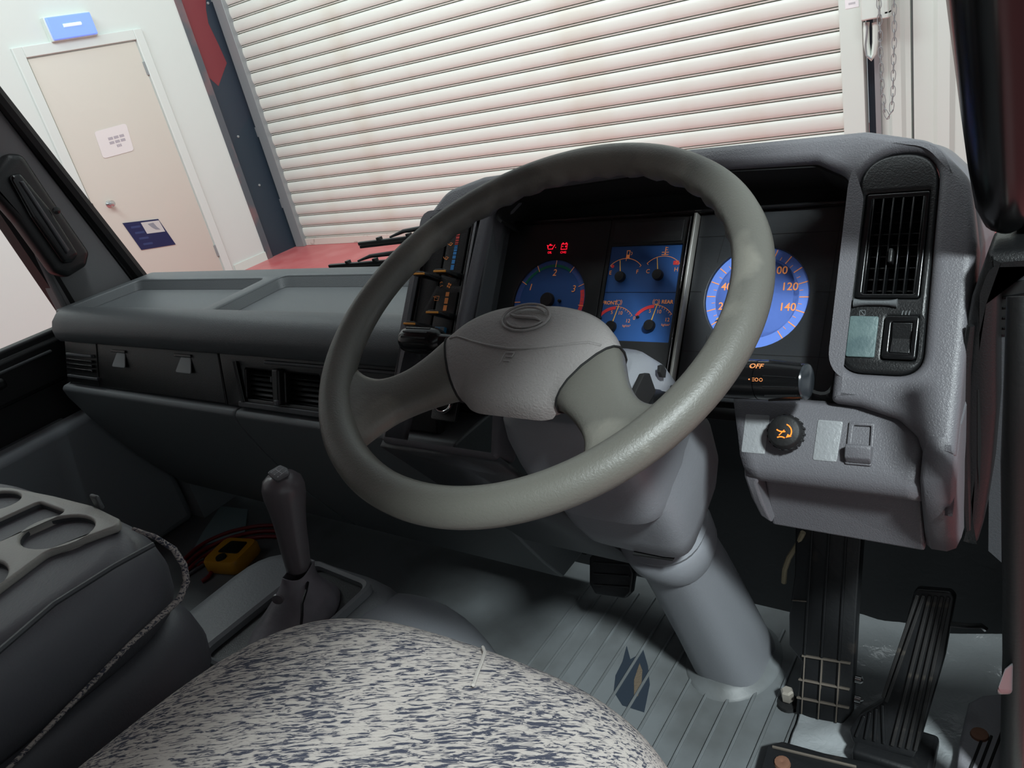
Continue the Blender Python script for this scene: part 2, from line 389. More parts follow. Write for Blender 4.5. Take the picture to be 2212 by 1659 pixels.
# ================================================================== cab shell
CL, CR = -1.97, .03                                # inner left and right sides of the cab
m_door_g = mat('door_grey', (136, 142, 146), .5, (400, .2))
m_trim = mat('pillar_trim', (120, 120, 121), .55, (500, .2))
m_glass = glassmat('clear_glass', .02)
fl = bpy.data.objects.new('floor_cab', None)
COL.objects.link(fl); fl.name = 'floor_2'; WLOC[fl] = V(-1, .4, FL); fl.location = WLOC[fl] + EYE; tag(fl, kind='structure')
m_mat = mat('floor_mat', (104, 108, 110), .5, (120, .15), var=((78, 80, 80), 6, .45, .7))
M().box(WORLD, CL, CR - .06, -.9, 1.06, FL - .03, FL).build('mat_base', m_mat, fl, 0)
fw = M().loft([[V(x, y, z) for y, z in ((1.02, FL - .02), (1.08, -.75), (1.08, -.48), (1.12, -.48), (1.12, FL - .02))] for x in (CL, CR)]).build('wall_bulkhead', mat('bulkhead_mat', (46, 48, 50), .7, (60, .3)), None, 0); tag(fw, kind='structure')
o = M().box(WORLD, CL - .06, CR + .06, -.95, .86, .62, .68).build('ceiling', m_trim, smooth=0); tag(o, kind='structure')
o = M().box(WORLD, CR, CR + .06, -.95, .86, .30, .62).build('wall_header', m_trim, smooth=0); tag(o, kind='structure')  # out-of-view door header, lower edge set to cut the high bay light
o = M().box(WORLD, CL - .06, CR + .06, -1.0, -.92, FL, .66).build('wall_back', m_trim, smooth=0); tag(o, kind='structure')
o = M().box(WORLD, CL - .05, CL + .10, .865, 1.12, FL, -.42).build('wall_kick_far', m_door_g, smooth=0); tag(o, kind='structure')
# windscreen, its gasket and pillars
def wy(z): return .990 - .289 * (z + .36)           # windscreen plane
ws = M().loft([[V(x, wy(z), z), V(x, wy(z) + .006, z)] + [V(x, wy(z2) + .006, z2), V(x, wy(z2), z2)] for z, z2 in ((-.40, .60),) for x in (CL + .06, CR - .02)]).build('window_1', m_glass, smooth=0); tag(ws, kind='structure')
g = M().tube([V(CL + .075, wy(z) - .004, z) for z in (-.42, -.2, 0, .2, .4, .62)], .016, 8).build('trim_4', m_rubber); tag(g, kind='structure')
# left pillar with grab handle
def band(a0, a1, b0, b1, xa, xb, th):               # slab between two pixel lines on planes x = xa and x = xb
    A0, A1, B0, B1 = pX(*a0, xa), pX(*a1, xa), pX(*b0, xb), pX(*b1, xb)
    d = V(-th, .0, 0)
    return M().add([A0, A1, B1, B0, A0 + d, A1 + d, B1 + d, B0 + d], [(0, 1, 2, 3), (4, 7, 6, 5), (0, 4, 5, 1), (1, 5, 6, 2), (2, 6, 7, 3), (3, 7, 4, 0)])
def ext(p, q, t): return (p[0] + (q[0] - p[0]) * t, p[1] + (q[1] - p[1]) * t)
P1, P2 = (0, 232), (292, 612)
Q1, Q2 = (0, 400), (150, 690)
pl = thing('windscreen_pillar', V(-1.92, .9, -.36), 'dark grey trimmed windscreen pillar at the far left side', 'pillar')
band(ext(P2, P1, 1.9), ext(P1, P2, 1.06), ext(Q2, Q1, 2.2), Q2, -1.90, -1.93, .05).build('pillar_trim', m_trim, pl, mods=[BEV(.01)])
band(ext((305, 606), (0, 212), 1.9), (318, 622), ext(P2, P1, 1.9), ext(P1, P2, 1.06), -1.895, -1.90, .05).build('glass_seal', m_rubber, pl)
band(ext((185, 690), (0, 385), 2.2), (185, 690), ext((142, 672), (0, 462), 2.2), (142, 672), -1.915, -1.945, .05).build('door_seal', m_rubber, pl)
PH = Fr(pX(95, 470, -1.885), (0, .25, 1), (0, -1, .25))
gh = thing('grab_handle', pX(120, 520, -1.88), 'black moulded grab handle on the far left pillar', 'grab handle')
def px_plate(name, plane_x, pts, m, par, depth, bev, z=0, r=0):
    f2 = Fr((plane_x, 0, 0), (0, 1, 0), (0, 0, 1)); q = [f2.px(*a) for a in pts]
    return plate(name, f2, rpoly(q, r) if r else q, m, par, depth, bev, z=z)
px_plate('handle_body', -1.86, [(-30, 395), (20, 330), (52, 332), (110, 420), (197, 545), (190, 575), (150, 600), (120, 590), (40, 480), (-30, 400)], m_black, gh, .045, .014, r=.02)
px_plate('handle_grip', -1.845, [(20, 380), (45, 372), (110, 450), (172, 548), (160, 566), (140, 570), (70, 470)], m_gloss, gh, .02, .008, r=.012)
px_plate('grip_ridge', -1.838, [(44, 392), (52, 390), (152, 540), (146, 548)], m_dgray, gh, .012, .004)
M().lathe(Fr(pX(121, 455, -1.845), (0, 1, 0), (0, 0, 1)), [(.008, 0), (.008, .004), (.003, .006)], 10).build('screw_cover', m_gloss, gh)
# far left door: window, sill and trim panel
d2 = bpy.data.objects.new('door_2', None); COL.objects.link(d2); WLOC[d2] = V(CL, .3, FL); d2.location = WLOC[d2] + EYE; tag(d2, kind='structure')
LD = Fr((CL, 0, 0), (0, 1, 0), (0, 0, 1))
M().box(LD, -.6, .86, -.42, .6, -.02, -.014).build('window_pane', m_glass, d2, 0)
M().box(LD, -.92, .90, FL, -.50, -.05, -.005).build('door_panel', m_black, d2, 0)
M().box(LD, -.92, .86, FL, -.60, -.005, .07).build('door_bolster', m_door_g, d2, mods=[BEV(.02)])
M().box(LD, -.92, .90, -.52, -.415, -.04, .012).build('door_sill', m_black, d2, mods=[BEV(.012)])
M().box(LD, -.92, .86, -.425, -.400, -.03, .004).build('window_seal', m_rubber, d2, mods=[BEV(.006)])
M().box(LD, -.92, .74, -.445, -.438, .010, .018).build('sill_edge', m_gray2, d2, mods=[BEV(.003)])
M().box(LD, -.92, .70, -.62, -.60, -.01, .02).build('panel_ridge', m_gray2, d2, mods=[BEV(.008)])
M().box(LD, .30, .62, -.475, -.450, .005, .028).build('pull_handle', m_black, d2, mods=[BEV(.008)])
M().box(LD, -.92, -.6, -.5, .66, -.05, -.0).build('door_pillar', m_trim, d2, 0)
# ================================================================== dashboard
db = thing('dashboard', V(-1.0, .8, -.8), 'full width grey truck dashboard with storage trays and black fascia strip', 'dashboard')
XA, XB = -1.885, -.745
def ext_x(prof, xa, xb, n=2, curve=None):           # closed YZ profile swept along X
    rings = []
    for i in range(n):
        x = xa + (xb - xa) * i / (n - 1)
        rings.append([V(x, y, z) for y, z in prof])
    return M().loft(rings)
# tray top: rim plate with two recessed trays
TOPF = Fr((0, 0, -.345), (1, 0, 0), (0, 1, 0))
tr1 = [TOPF.px(*q) for q in ((195, 654), (485, 684), (568, 608), (345, 612))]
tr2 = [TOPF.px(*q) for q in ((440, 688), (900, 712), (960, 596), (600, 606))]
t1 = rpoly([(XA + .03, .775), (-1.345, .775), (-1.355, .945), (XA + .05, .945)], .02)
t2 = rpoly([(-1.305, .775), (-.60, .775), (-.60, .958), (-1.315, .958)], .02)
plate('tray_top', TOPF, rpoly([(XA, .755), (-.58, .745), (-.58, 1.0), (XA + .02, 1.0)], .012), m_gray2, db, .03, .006, holes=[t1, t2])
plate('tray_floor', TOPF, rect(XA + .01, -.6, .76, .98), m_gray2, db, .006, z=-.021)
for hole in (t1, t2):                               # sloped tray walls
    cx = sum(p[0] for p in hole) / len(hole); cy = sum(p[1] for p in hole) / len(hole)
    inner = [(cx + (x - cx) * (1 - .028 / abs(t1[0][0] - cx) if False else .97), cy + (y - cy) * .86) for x, y in hole]
    M().loft([[TOPF.p(x, y, -.004) for x, y in hole], [TOPF.p(x, y, -.0205) for x, y in inner]], cap=False).build('tray_wall', m_gray2, db, 60)
# padded front lip
lip = [(.775, -.342), (.755, -.341), (.738, -.346), (.724, -.358), (.716, -.375), (.716, -.392), (.722, -.405), (.74, -.410), (.775, -.405)]
rings = []
for i in range(21):
    x = XA - .012 + (XB + .01 - XA) * i / 20
    k = 1 - min(1, (x - (XA - .012)) / .05); s_ = 1 - .25 * k * k
    rings.append([V(x, .775 + (y - .775) * s_ + .02 * k, -.375 + (z + .375) * s_) for y, z in lip])
M().loft(rings).build('front_lip', m_gray2, db, 60, [BEV(.003)])
# black fascia with its vents
m_fascia = mat('fascia_black', (10, 10, 11), .38, (500, .2))
FA = Fr((-1.3, .716, -.452), (1, 0, 0), (0, .035, .09))
fx = lambda px, py: FA.px(px, py)
f0, f1 = -.548, .56
seamx = fx(477, 800)[0]
plate('fascia', FA, [(f0, -.047), (seamx + .012, -.047), (seamx - .008, .047), (f0, .047)], m_fascia, db, .02, .003)
vL, vR = fx(520, 790)[0], fx(690, 790)[0]
vcx = fx(607, 830)[0]
hole1, hole2 = rect(vL + .012, vcx - .010, -.030, .022, .003), rect(vcx + .010, vcx + (vcx - vL) - .012, -.030, .022, .003)
plate('fascia', FA, [(seamx + .016, -.047), (f1, -.047), (f1, .047), (seamx - .004, .047)], m_fascia, db, .02, .003, holes=[hole1, hole2])
for hole in (hole1, hole2):
    xs = [p[0] for p in hole]; xa_, xb_ = min(xs), max(xs)
    M().box(FA, xa_ - .004, xb_ + .004, -.034, .026, -.05, -.045).build('vent_back', m_seam, db, 0)
    for j in range(6):
        y = -.026 + j * .0088
        f2 = Fr(FA.p(0, y, -.012), FA.ux, FA.uy * .75 + FA.un * -.66)
        M().box(f2, xa_, xb_, -.009, .009, -.0006, .0006).build('vent_slat', m_gloss, db, 0)
M().box(FA, vcx - .010, vcx + .008, -.034, .028, -.005, .012).build('vent_lever_guide', m_black, db, mods=[BEV(.004)])
M().box(FA, vcx - .016, vcx - .012, .004, .014, -.004, .01).build('vent_lever', m_gray2, db, mods=[BEV(.0015)])
M().box(FA, vcx - .002, vcx + .008, -.034, -.024, .010, .016).build('vent_lever', m_dgray, db, mods=[BEV(.002)])
a = fx(575, 771)[0]; M().box(FA, a, f1 - .02, .034, .040, -.002, .006).build('fascia_trim', m_dgray, db, mods=[BEV(.002)])
M().box(FA, vL - .004, vcx + .2, -.046, -.036, -.002, .006).build('vent_sill', m_dgray, db, mods=[BEV(.002)])
M().add([FA.p(vL - .016, .034, .001), FA.p(vL - .008, .034, .006), FA.p(vL + .012, -.036, .006), FA.p(vL + .006, -.036, .001)], [(0, 1, 2, 3)]).build('vent_cheek', m_black, db, 0, [SOL(.004)])
for px, py in ((262, 778), (402, 789)):              # two grey pockets in the fascia
    q = fx(px, py)
    f2 = Fr(FA.p(q[0], q[1], .001), FA.ux, FA.uy - FA.un * .22)
    plate('fascia_pocket', f2, rpoly([(-.026, -.015), (.026, -.015), (.017, .015), (-.014, .015)], .004), mat('pocket_grey', (150, 156, 156), .5), db, .002, .0005, z=.0035)
    M().box(FA, q[0] - .034, q[0] + .022, q[1] + .0155, q[1] + .021, -.002, .004).build('pocket_brow', m_gloss, db, mods=[BEV(.001)])
# small side vent at the far left
a, b = fx(150, 772)[0], fx(206, 800)[0]
for j, (yy, mm) in enumerate(((.018, m_gray2), (.006, m_gloss), (-.004, m_gloss), (-.014, m_gloss), (-.030, m_dgray))):
    M().box(FA, a, b + (.02 if j == 4 else 0), yy - .003, yy + .003, -.002, .008).build('vent_slat', mm, db, mods=[BEV(.0015)])
M().box(FA, b + .012, b + .014, -.046, .046, -.002, .0015).build('fascia_seam', m_seam, db, 0)
# lower panel
low = [(.712, -.499), (.690, -.500), (.684, -.507), (.688, -.53), (.712, -.60), (.742, -.67), (.776, -.74), (.815, -.81), (.850, -.865), (.95, -.865), (.95, -.499)]
m_lowp = mat('lower_dash_grey', (92, 96, 98), .5, (500, .25))
xs_ = FA.p(fx(514, 880)[0], 0).x
ext_x(low, XA + .03, xs_ - .002).build('lower_panel', m_lowp, db, 50, [BEV(.004)])
ext_x(low, xs_ + .002, -.70).build('lower_panel', m_lowp, db, 50, [BEV(.004)])
M().box(WORLD, XA + .02, -.7, .77, .97, -.50, -.37).build('dash_core', m_black, db, 0)
M().box(WORLD, CL + .11, -.72, .955, .985, -.90, -.37).build('dash_light_block', m_black, db, 0)  # cover added to stop light leaking in under the dash

# ------------------------------------------------------------------ driver's binnacle
fb = lambda px, py, w=.06: FACE.px(px, py, w)
# front frame: inverted U with the controls in its legs
out = [(-.328, -.215), (-.328, .03), (-.322, .098), (-.292, .138), (-.23, .153), (0, .160), (.24, .157), (.300, .140), (.333, .100), (.343, .04), (.343, -.150),
       (.318, -.150), (.312, -.136), (.296, -.122), (.262, -.113), (.237, -.111), (.2365, .085), (.226, .113), (.195, .130), (0, .137), (-.185, .128), (-.212, .100), (-.222, -.07), (-.15, -.09), (-.13, -.215)]
rr = [.01, 0, .03, .04, .03, 0, .03, .04, .04, .02, .003, .003, .01, .02, .02, .006, .02, .02, .02, 0, .02, .015, .01, .02, .01]
hv = rect(-.319, -.236, -.078, .100, .008)
pod = rpoly([(.240, -.083), (.311, -.083), (.307, .131), (.2385, .131)], [.022, .022, .034, .034], 9)
plate('binnacle_frame', FACE, rpoly(out, rr), m_gray, db, .045, .009, holes=[hv, pod], z=.062, res=4)
# hood: shell behind the frame, running forward to the windscreen
hood = [(-.322, .0), (-.320, .092), (-.290, .132), (-.23, .147), (0, .154), (.24, .151), (.297, .134), (.328, .096), (.337, .03), (.337, -.20)]
hood = rpoly(hood, [0, .03, .04, .03, 0, .03, .04, .04, .02, 0])
R0 = [FACE.p(x, y, .035) for x, y in hood]
def back(p, k, dz): return V(-.426 + (p.x + .426) * (1 - .02 * k), p.y + (1.0 - p.y) * k if p.y < 1.0 else p.y, p.z - dz * k * k)
rings = [R0] + [[back(p, k, .055) for p in R0] for k in (.25, .5, .75, 1.0)]
M().loft(rings, cap=False, closed=False).build('hood', m_gray, db, 60, [SOL(.006, 1)])
# inner recess walls, matt black roof, grey left cheek
M().loft([[FACE.p(-.214, y, .045) for y in (-.12, -.05, .03, .098)], [FACE.p(-.219, y, -.005) for y in (-.12, -.05, .03, .103)]], cap=False, closed=False).build('recess_cheek', m_gray2, db, 0, [SOL(.003, 0)])
roof = rpoly([(-.213, .099), (-.186, .127), (0, .136), (.195, .129), (.226, .112), (.236, .085), (.236, -.11)], .015)
M().loft([[FACE.p(x, y, .05) for x, y in roof], [FACE.p(x * 1.02, y * 1.02, -.012) for x, y in roof]], cap=False, closed=False).build('recess_roof', mat('matt_black', (10, 10, 11), .9), db, 0, [SOL(.003, 0)])
plate('recess_back', FACE, rect(-.26, .26, -.13, .16), MATS['matt_black'], db, .004, z=-.012)
# switch panel under the speedometer, rolling under into the knee pocket
rows = [((.139, -.112), (.328, -.108), .040), ((.141, -.118), (.328, -.113), .046), ((.150, -.150), (.320, -.148), .046), ((.155, -.170), (.319, -.168), .046), ((.159, -.180), (.318, -.178), .0445), ((.162, -.187), (.318, -.185), .040), ((.164, -.1905), (.318, -.1885), .033), ((.166, -.190), (.318, -.188), .022)]
LR = [FACE.p(*a, h) for a, b, h in rows]; RR = [FACE.p(*b, h) for a, b, h in rows]
g = M(); nX = 12
g.loft([[l.lerp(r, i / nX) for i in range(nX + 1)] for l, r in zip(LR, RR)], cap=False, closed=False)
g.build('switch_panel', m_gray, db, 50, [SOL(.004, 0)])
# knee pocket below the switch panel
tl, tr_ = pY(1650, 1030, .662), pY(1990, 1070, .662)
bl, br = pY(1668, 1134, .672), pY(1998, 1192, .676)
g = M(); g.add([tl, tr_, br, bl], [(0, 1, 2, 3)])
g.build('knee_panel', m_gray, db, 0, [SOL(.012, 1), BEV(.003)])
cf = [FACE.p(.1585, -.180, .0445), pY(1607, 1030, .640), pY(1622, 1075, .648), pY(1642, 1114, .658)]     # outer front edge of the left cheek
ci = [FACE.p(.176, -.188, .038), pY(1634, 1048, .641), pY(1648, 1088, .650), pY(1668, 1132, .660)]
M().loft([[a_, b_, b_ + V(0, .03, 0), a_ + V(0, .045, 0)] for a_, b_ in zip(cf, ci)]).build('pocket_cheek', m_gray, db, 60, [BEV(.003)])
# right end strip running down beside the door
st = []
def strip_ring(p, q, f, b):                         # p left edge, q right edge, f outward, b back
    return [p - f * .012, p - f * .004 + (q - p) * .04, p + (q - p) * .2, q - (q - p) * .35, q - f * .005 - (q - p) * .1, q - f * .018, q + b, p + b]
bk_ = V(0, .09, 0)
for v, h in ((-.120, .0618), (-.150, .0622), (-.172, .0605)): st.append(strip_ring(FACE.p(.317, v, h), FACE.p(.3440, v, h), FACE.un, bk_))
for (a, b, y, nz) in (((1986, 1075), (2058, 1085), .634, .6), ((1989, 1115), (2062, 1122), .645, .15), ((1993, 1155), (2066, 1163), .660, -.2), ((1998, 1184), (2071, 1195), .675, -.35)):
    st.append(strip_ring(pY(*a, y), pY(*b, y), V(0, -1, nz).normalized(), bk_))
M().loft(st).build('end_strip', m_gray, db, 70)
# left leg below the heater controls, curving under
A0, A1 = FACE.p(-.328, -.21, .055), FACE.p(-.13, -.21, .055)
g = M(); g.loft([[A0, A1], [A0 + V(.004, .02, -.03), A1 + V(.004, .02, -.03)], [A0 + V(.03, .06, -.10), A1 + V(.02, .06, -.10)], [A0 + V(.10, .12, -.22), A1 + V(.10, .12, -.22)]], cap=False, closed=False)
g.build('knee_panel', m_dgray, db, 60, [SOL(.01, -1)])
# ------------------------------------------------------------------ driver's side vent plate
vp = thing('side_vent_plate', FACE.p(.274, -.083, .06), 'black upright vent plate with louvres and two switches at the right dash end', 'vent')
vh = rect(.2465, .302, -.011, .092, .003)
hole_sw = rect(.277, .304, -.068, -.029, .002)
ring = [(.274 + (x - .274) * .985, .02 + (y - .02) * .992) for x, y in pod]
plate('plate', FACE, ring, m_black, vp, .02, .004, holes=[vh, hole_sw], z=.0585, res=3)
plate('vent_back', FACE, rect(.243, .306, -.015, .096), m_seam, vp, .002, z=.028)
fo = rect(.2468, .3017, -.0107, .0917, .003); fi = rect(.2525, .2975, -.0065, .087, .002)
plate('vent_frame', FACE, fo, m_gloss, vp, .012, .0012, holes=[fi], z=.0570)
for j in range(6):
    x = .2535 + j * (.043 / 5)
    M().box(FACE, x - .0007, x + .0007, -.0065, .087, .042, .0565).build('vent_vane', m_gloss, vp, mods=[BEV(.0004, 2)])
for j in range(8):
    y = .0 + j * .0112
    M().box(FACE, .2525, .2975, y - .0006, y + .0006, .030, .043).build('vent_crossbar', m_black, vp, 0)
M().box(FACE, .2725, .2765, .022, .036, .05, .062).build('vent_knob', m_black, vp, mods=[BEV(.0015)])
# closing lever under the louvres
M().loft([se(FACE.at(.2475 + k * .0068, -.0165, .060), .0036, .003 + (.0012 if k in (0, 6) else 0), 0, 3, 12) if False else [FACE.p(.2475 + k * .0062, -.0165 + .0035 * math.cos(2 * PI * i / 10) * (1.25 if k in (0, 6) else .8 - .12 * (k in (2, 3, 4))), .060 + .0035 * math.sin(2 * PI * i / 10)) for i in range(10)] for k in range(7)]).build('shut_off_lever', m_gray2, vp, 60)
mark('closed_symbol', FACE, [arc for arc in [[(.2530, -.0285), (.2585, -.0285), (.2585, -.0278), (.2530, -.0278)], [(.2530, -.0235), (.2585, -.0235), (.2585, -.0228), (.2530, -.0228)], [(.2530, -.0285), (.2537, -.0285), (.2537, -.0228), (.2530, -.0228)], [(.2578, -.0285), (.2585, -.0285), (.2585, -.0228), (.2578, -.0228)], [(.2535, -.0233), (.2541, -.0229), (.2582, -.0278), (.2576, -.0282)]]], m_gray2, vp, .0588)
mark('open_symbol', FACE, [[(.289 + i * .0028, -.027), (.290 + i * .0028, -.027), (.2905 + i * .0028, -.023), (.2895 + i * .0028, -.023)] for i in range(3)], m_gray2, vp, .0588)
plate('switch_blank', FACE, rect(.2455, .2705, -.068, -.029, .002), mat('teal_grey_blank', (88, 106, 106), .5, (300, .3), var=((72, 90, 92), 40, .4, .6)), vp, .004, .0008, z=.0605)
sw = plate('rocker_bezel', FACE, rect(.2765, .3045, -.0685, -.0285, .003), m_gloss, vp, .010, .0012, holes=[rect(.282, .3, -.063, -.034, .002)], z=.0615)
M().loft([[FACE.p(.2825, y, h), FACE.p(.2995, y, h), FACE.p(.2995, y, .05), FACE.p(.2825, y, .05)] for y, h in ((-.0625, .0595), (-.0485, .0560), (-.0345, .0610))]).build('rocker', m_black, sw, 30, [BEV(.001)])
# ------------------------------------------------------------------ controls on the switch panel (plane at .046)
SWF = FACE.at(0, 0, .0465)
m_blank = mat('silver_grey_blank', (132, 134, 136), .4, (260, .5))
def swp(px, py): return SWF.px(px, py)
for nm, (a, b, c, d), lab in (('switch_blank', ((1612, 895), (1664, 898), (1653, 982), (1602, 977)), 'blank grey switch cover left of the round throttle knob'),
                              ('switch_blank', ((1768, 907), (1822, 911), (1808, 999), (1756, 994)), 'blank grey switch cover right of the round throttle knob')):
    q = [swp(*p) for p in (a, b, c, d)]; t = thing(nm, SWF.p(*q[3]), lab, 'switch cover', 'blank switch covers')
    plate('gap', SWF, rpoly([(q[0][0] - .0008, q[0][1] + .0008), (q[1][0] + .0008, q[1][1] + .0008), (q[2][0] + .0008, q[2][1] - .0008), (q[3][0] - .0008, q[3][1] - .0008)], .002), m_seam, t, .001, z=.0004)
    plate('cover', SWF, rpoly(q, .002), m_blank, t, .004, .0006, z=.0022)
k = SWF.px(1693, 932, .02)
t = thing('throttle_knob', SWF.p(k[0], k[1], 0), 'round black knob with an orange lit symbol on the switch panel', 'knob')
M().lathe(SWF.at(k[0], k[1], 0), [(.009, -.004), (.009, .005), (.0155, .006), (.0165, .009), (.0165, .016), (.0150, .0205), (.0135, .0215), (.001, .0218)], 36).build('knob_body', m_rubber, t)
kn = M()
for i in range(18):
    a_ = 2 * PI * i / 18; f2 = SWF.at(k[0] + .0166 * math.cos(a_), k[1] + .0166 * math.sin(a_)).rot(a_); kn.box(f2, -.001, .0007, -.0012, .0012, .0075, .016)
kn.build('knurling', m_rubber, t, 0)
m_lit = mat('lit_orange', (255, 128, 40), .5, emit=.75)
f2 = SWF.at(k[0], k[1], .0219)
mark('lit_symbol', f2, [arcband(-.001, .0085, .0085, .0097, 235, 290, 8), arcband(-.001, -.012, .0060, .0071, 60, 125, 8), [(-.0038, -.0042), (-.003, -.0046), (.0014, .0012), (.0006, .0016)], arcband(.0005, -.0005, .0068, .0080, -35, 75, 10), [(.0032, -.006), (.0085, -.0042), (.0045, -.0022)]], m_lit, t, .0003)
q = [swp(*p) for p in ((1836, 911), (1892, 915), (1884, 1008), (1826, 1003))]
t = thing('coin_holder', SWF.p(*q[3]), 'grey open-topped ticket holder with a scoop lip on the switch panel', 'holder')
plate('holder_frame', SWF, rpoly(q, .002), m_gray, t, .006, .001, holes=[rpoly([swp(*p) for p in ((1846, 920), (1883, 922), (1880, 970), (1840, 968))], .001)], z=.004)
M().loft([[SWF.p(*swp(1842, 968), .004), SWF.p(*swp(1881, 971), .004), SWF.p(*swp(1882, 921), -.012), SWF.p(*swp(1846, 919), -.012)], [SWF.p(*swp(1842, 968), -.016), SWF.p(*swp(1881, 971), -.016), SWF.p(*swp(1882, 921), -.016), SWF.p(*swp(1846, 919), -.016)]]).build('holder_floor', m_gray2, t, 0)
a, b = swp(1828, 1000), swp(1884, 1005)
M().loft([[SWF.p(a[0], a[1] + dy, h), SWF.p(b[0], b[1] + dy, h), SWF.p(b[0], b[1] + dy2, .003), SWF.p(a[0], a[1] + dy2, .003)] for dy, h, dy2 in ((0, .004, .004), (.004, .011, .006), (.014, .014, .012), (.0165, .013, .0165))]).build('holder_lip', m_gray, t, 50, [BEV(.0015)])
# ------------------------------------------------------------------ heater controls
hc = thing('heater_control_panel', FACE.p(-.277, -.078, .055), 'black heater control panel with four orange-tipped sliders left of the gauges', 'control panel')
HF = FACE.at(0, 0, .054)
slots = []
for x, y0_, y1_ in ((-.281, .004, .062), (-.2435, .004, .090), (-.281, -.062, -.012), (-.2435, -.060, -.005)):
    slots.append(rect(x - .0018, x + .0018, y0_, y1_, .001))
plate('panel_face', HF, rect(-.318, -.237, -.077, .099, .008), m_black, hc, .006, .001, holes=slots)
plate('panel_back', HF, rect(-.316, -.239, -.075, .097), m_seam, hc, .002, z=-.012)
plate('panel_edge', HF, rect(-.319, -.236, -.078, .100, .008), m_gloss, hc, .004, .0012, holes=[rect(-.312, -.2395, -.0745, .0965, .006)], z=.0015)
m_tip = mat('amber_tip', (236, 160, 62), .45)
for x, y in ((-.299, .0145), (-.2625, .0175), (-.2625, -.038), (-.299, -.054)):
    lv = M().loft([se(HF.at(x + .018 - .018 * t_, y, 0), .0035 + .0075 * t_, .0045 - .001 * t_, .026 * t_ - .004, 3, 14) for t_ in (0, .35, .7, 1)]).build('slider_lever', m_gloss, hc, 50, [BEV(.0008)])
    M().box(HF, x - .0105, x + .0105, y - .0016, y + .0012, .0205, .0232).build('slider_tip', m_tip, lv, mods=[BEV(.0006)])
m_blue = mat('print_blue', (52, 130, 196), .5); m_redp = mat('print_red', (206, 66, 60), .5)
mk = lambda n, polys, m: mark(n, HF, polys, m, hc, .0004)
xq = -.2615
seg = [(.026, .033), (.0345, .040), (.0415, .046), (.0472, .051), (.052, .0545), (.0555, .0574), (.0584, .0598)]
mk('cold_scale', [rect(xq - .0028, xq + .0028, a, b) for a, b in seg], m_blue)
seg = [(.0612, .0624), (.0634, .0648), (.066, .068), (.0692, .0725), (.0738, .079)]
mk('hot_scale', [rect(xq - .0028, xq + .0028, a, b) for a, b in seg] + [[(xq - .0034, .0802), (xq + .0034, .0802), (xq + .0006, .087)]], m_redp)
mk('fan_scale', [rect(xq - .003, xq + .003, a, b) for a, b in ((-.030, -.0225), (-.0205, -.0125), (-.0105, -.0045))], m_orange)
mk('fan_symbol', [circ(xq + .0002 + .0024 * math.cos(a_), .0045 + .0024 * math.sin(a_), .0016, 10) for a_ in (0.4, 1.97, 3.54, 5.1)], m_orange)
for (x, y) in ((-.2755, .0425), (-.2725, .062)):
    mk('seat_symbol', [arcband(x, y + .004, .0048, .0056, 200, 330, 8), *ringb(x + .001, y, .0016, .0024)], m_orange)
mk('defrost_symbol', [arcband(-.2755, .006, .003, .0037, 60, 150, 6), arcband(-.2735, .001, .003, .0037, 60, 150, 6)], m_orange)
mk('air_symbol', [rect(-.283, -.275, -.0165, -.0158), rect(-.283, -.275, -.0105, -.0098), rect(-.283, -.2823, -.0165, -.0098), rect(-.2757, -.275, -.0165, -.0098), [(-.286, -.011), (-.2785, -.0135), (-.2785, -.0128), (-.286, -.0103)]], m_orange)
mk('recirculate_symbol', [rect(-.282, -.2745, -.0645, -.0638), rect(-.282, -.2745, -.0585, -.0578), rect(-.282, -.2813, -.0645, -.0578), rect(-.2752, -.2745, -.0645, -.0578), rect(-.280, -.2762, -.0618, -.0612)], m_orange)
bt = plate('air_conditioning_button', HF, rect(-.2695, -.252, -.0735, -.053, .001), mat('button_blue', (36, 98, 132), .35), hc, .008, .001, z=.005)
text('lettering', 'A/C', HF, -.2645, -.0635, .0062, mat('pale_blue', (150, 196, 214), .5), bt, .0052, ang=-70)
plate('button_window', HF, rect(-.2585, -.2525, -.0725, -.054), m_gray2, bt, .001, z=.0056)
# ------------------------------------------------------------------ lighter socket below the heater controls
LF = FACE.at(0, 0, .062)
q = LF.px(966, 874)
t = thing('lighter_socket', LF.p(*q), 'black square lighter socket with a chrome ring seen under the left spoke', 'socket')
plate('surround', LF, rect(q[0] - .021, q[0] + .019, q[1] - .021, q[1] + .024, .004), m_black, t, .006, .001, z=.003)
M().lathe(LF.at(q[0], q[1] + .003, .002), [(.015, 0), (.0165, .004), (.0165, .007), (.0135, .007), (.0125, -.0005), (.0125, -.003), (.001, -.003)], 32).build('socket_well', m_gloss, t)
M().tube([LF.p(q[0] + .0135 * math.cos(2 * PI * i / 32), q[1] + .003 + .0135 * math.sin(2 * PI * i / 32), .0095) for i in range(32)], .0011, 8, closed=True).build('chrome_ring', m_chrome, t)
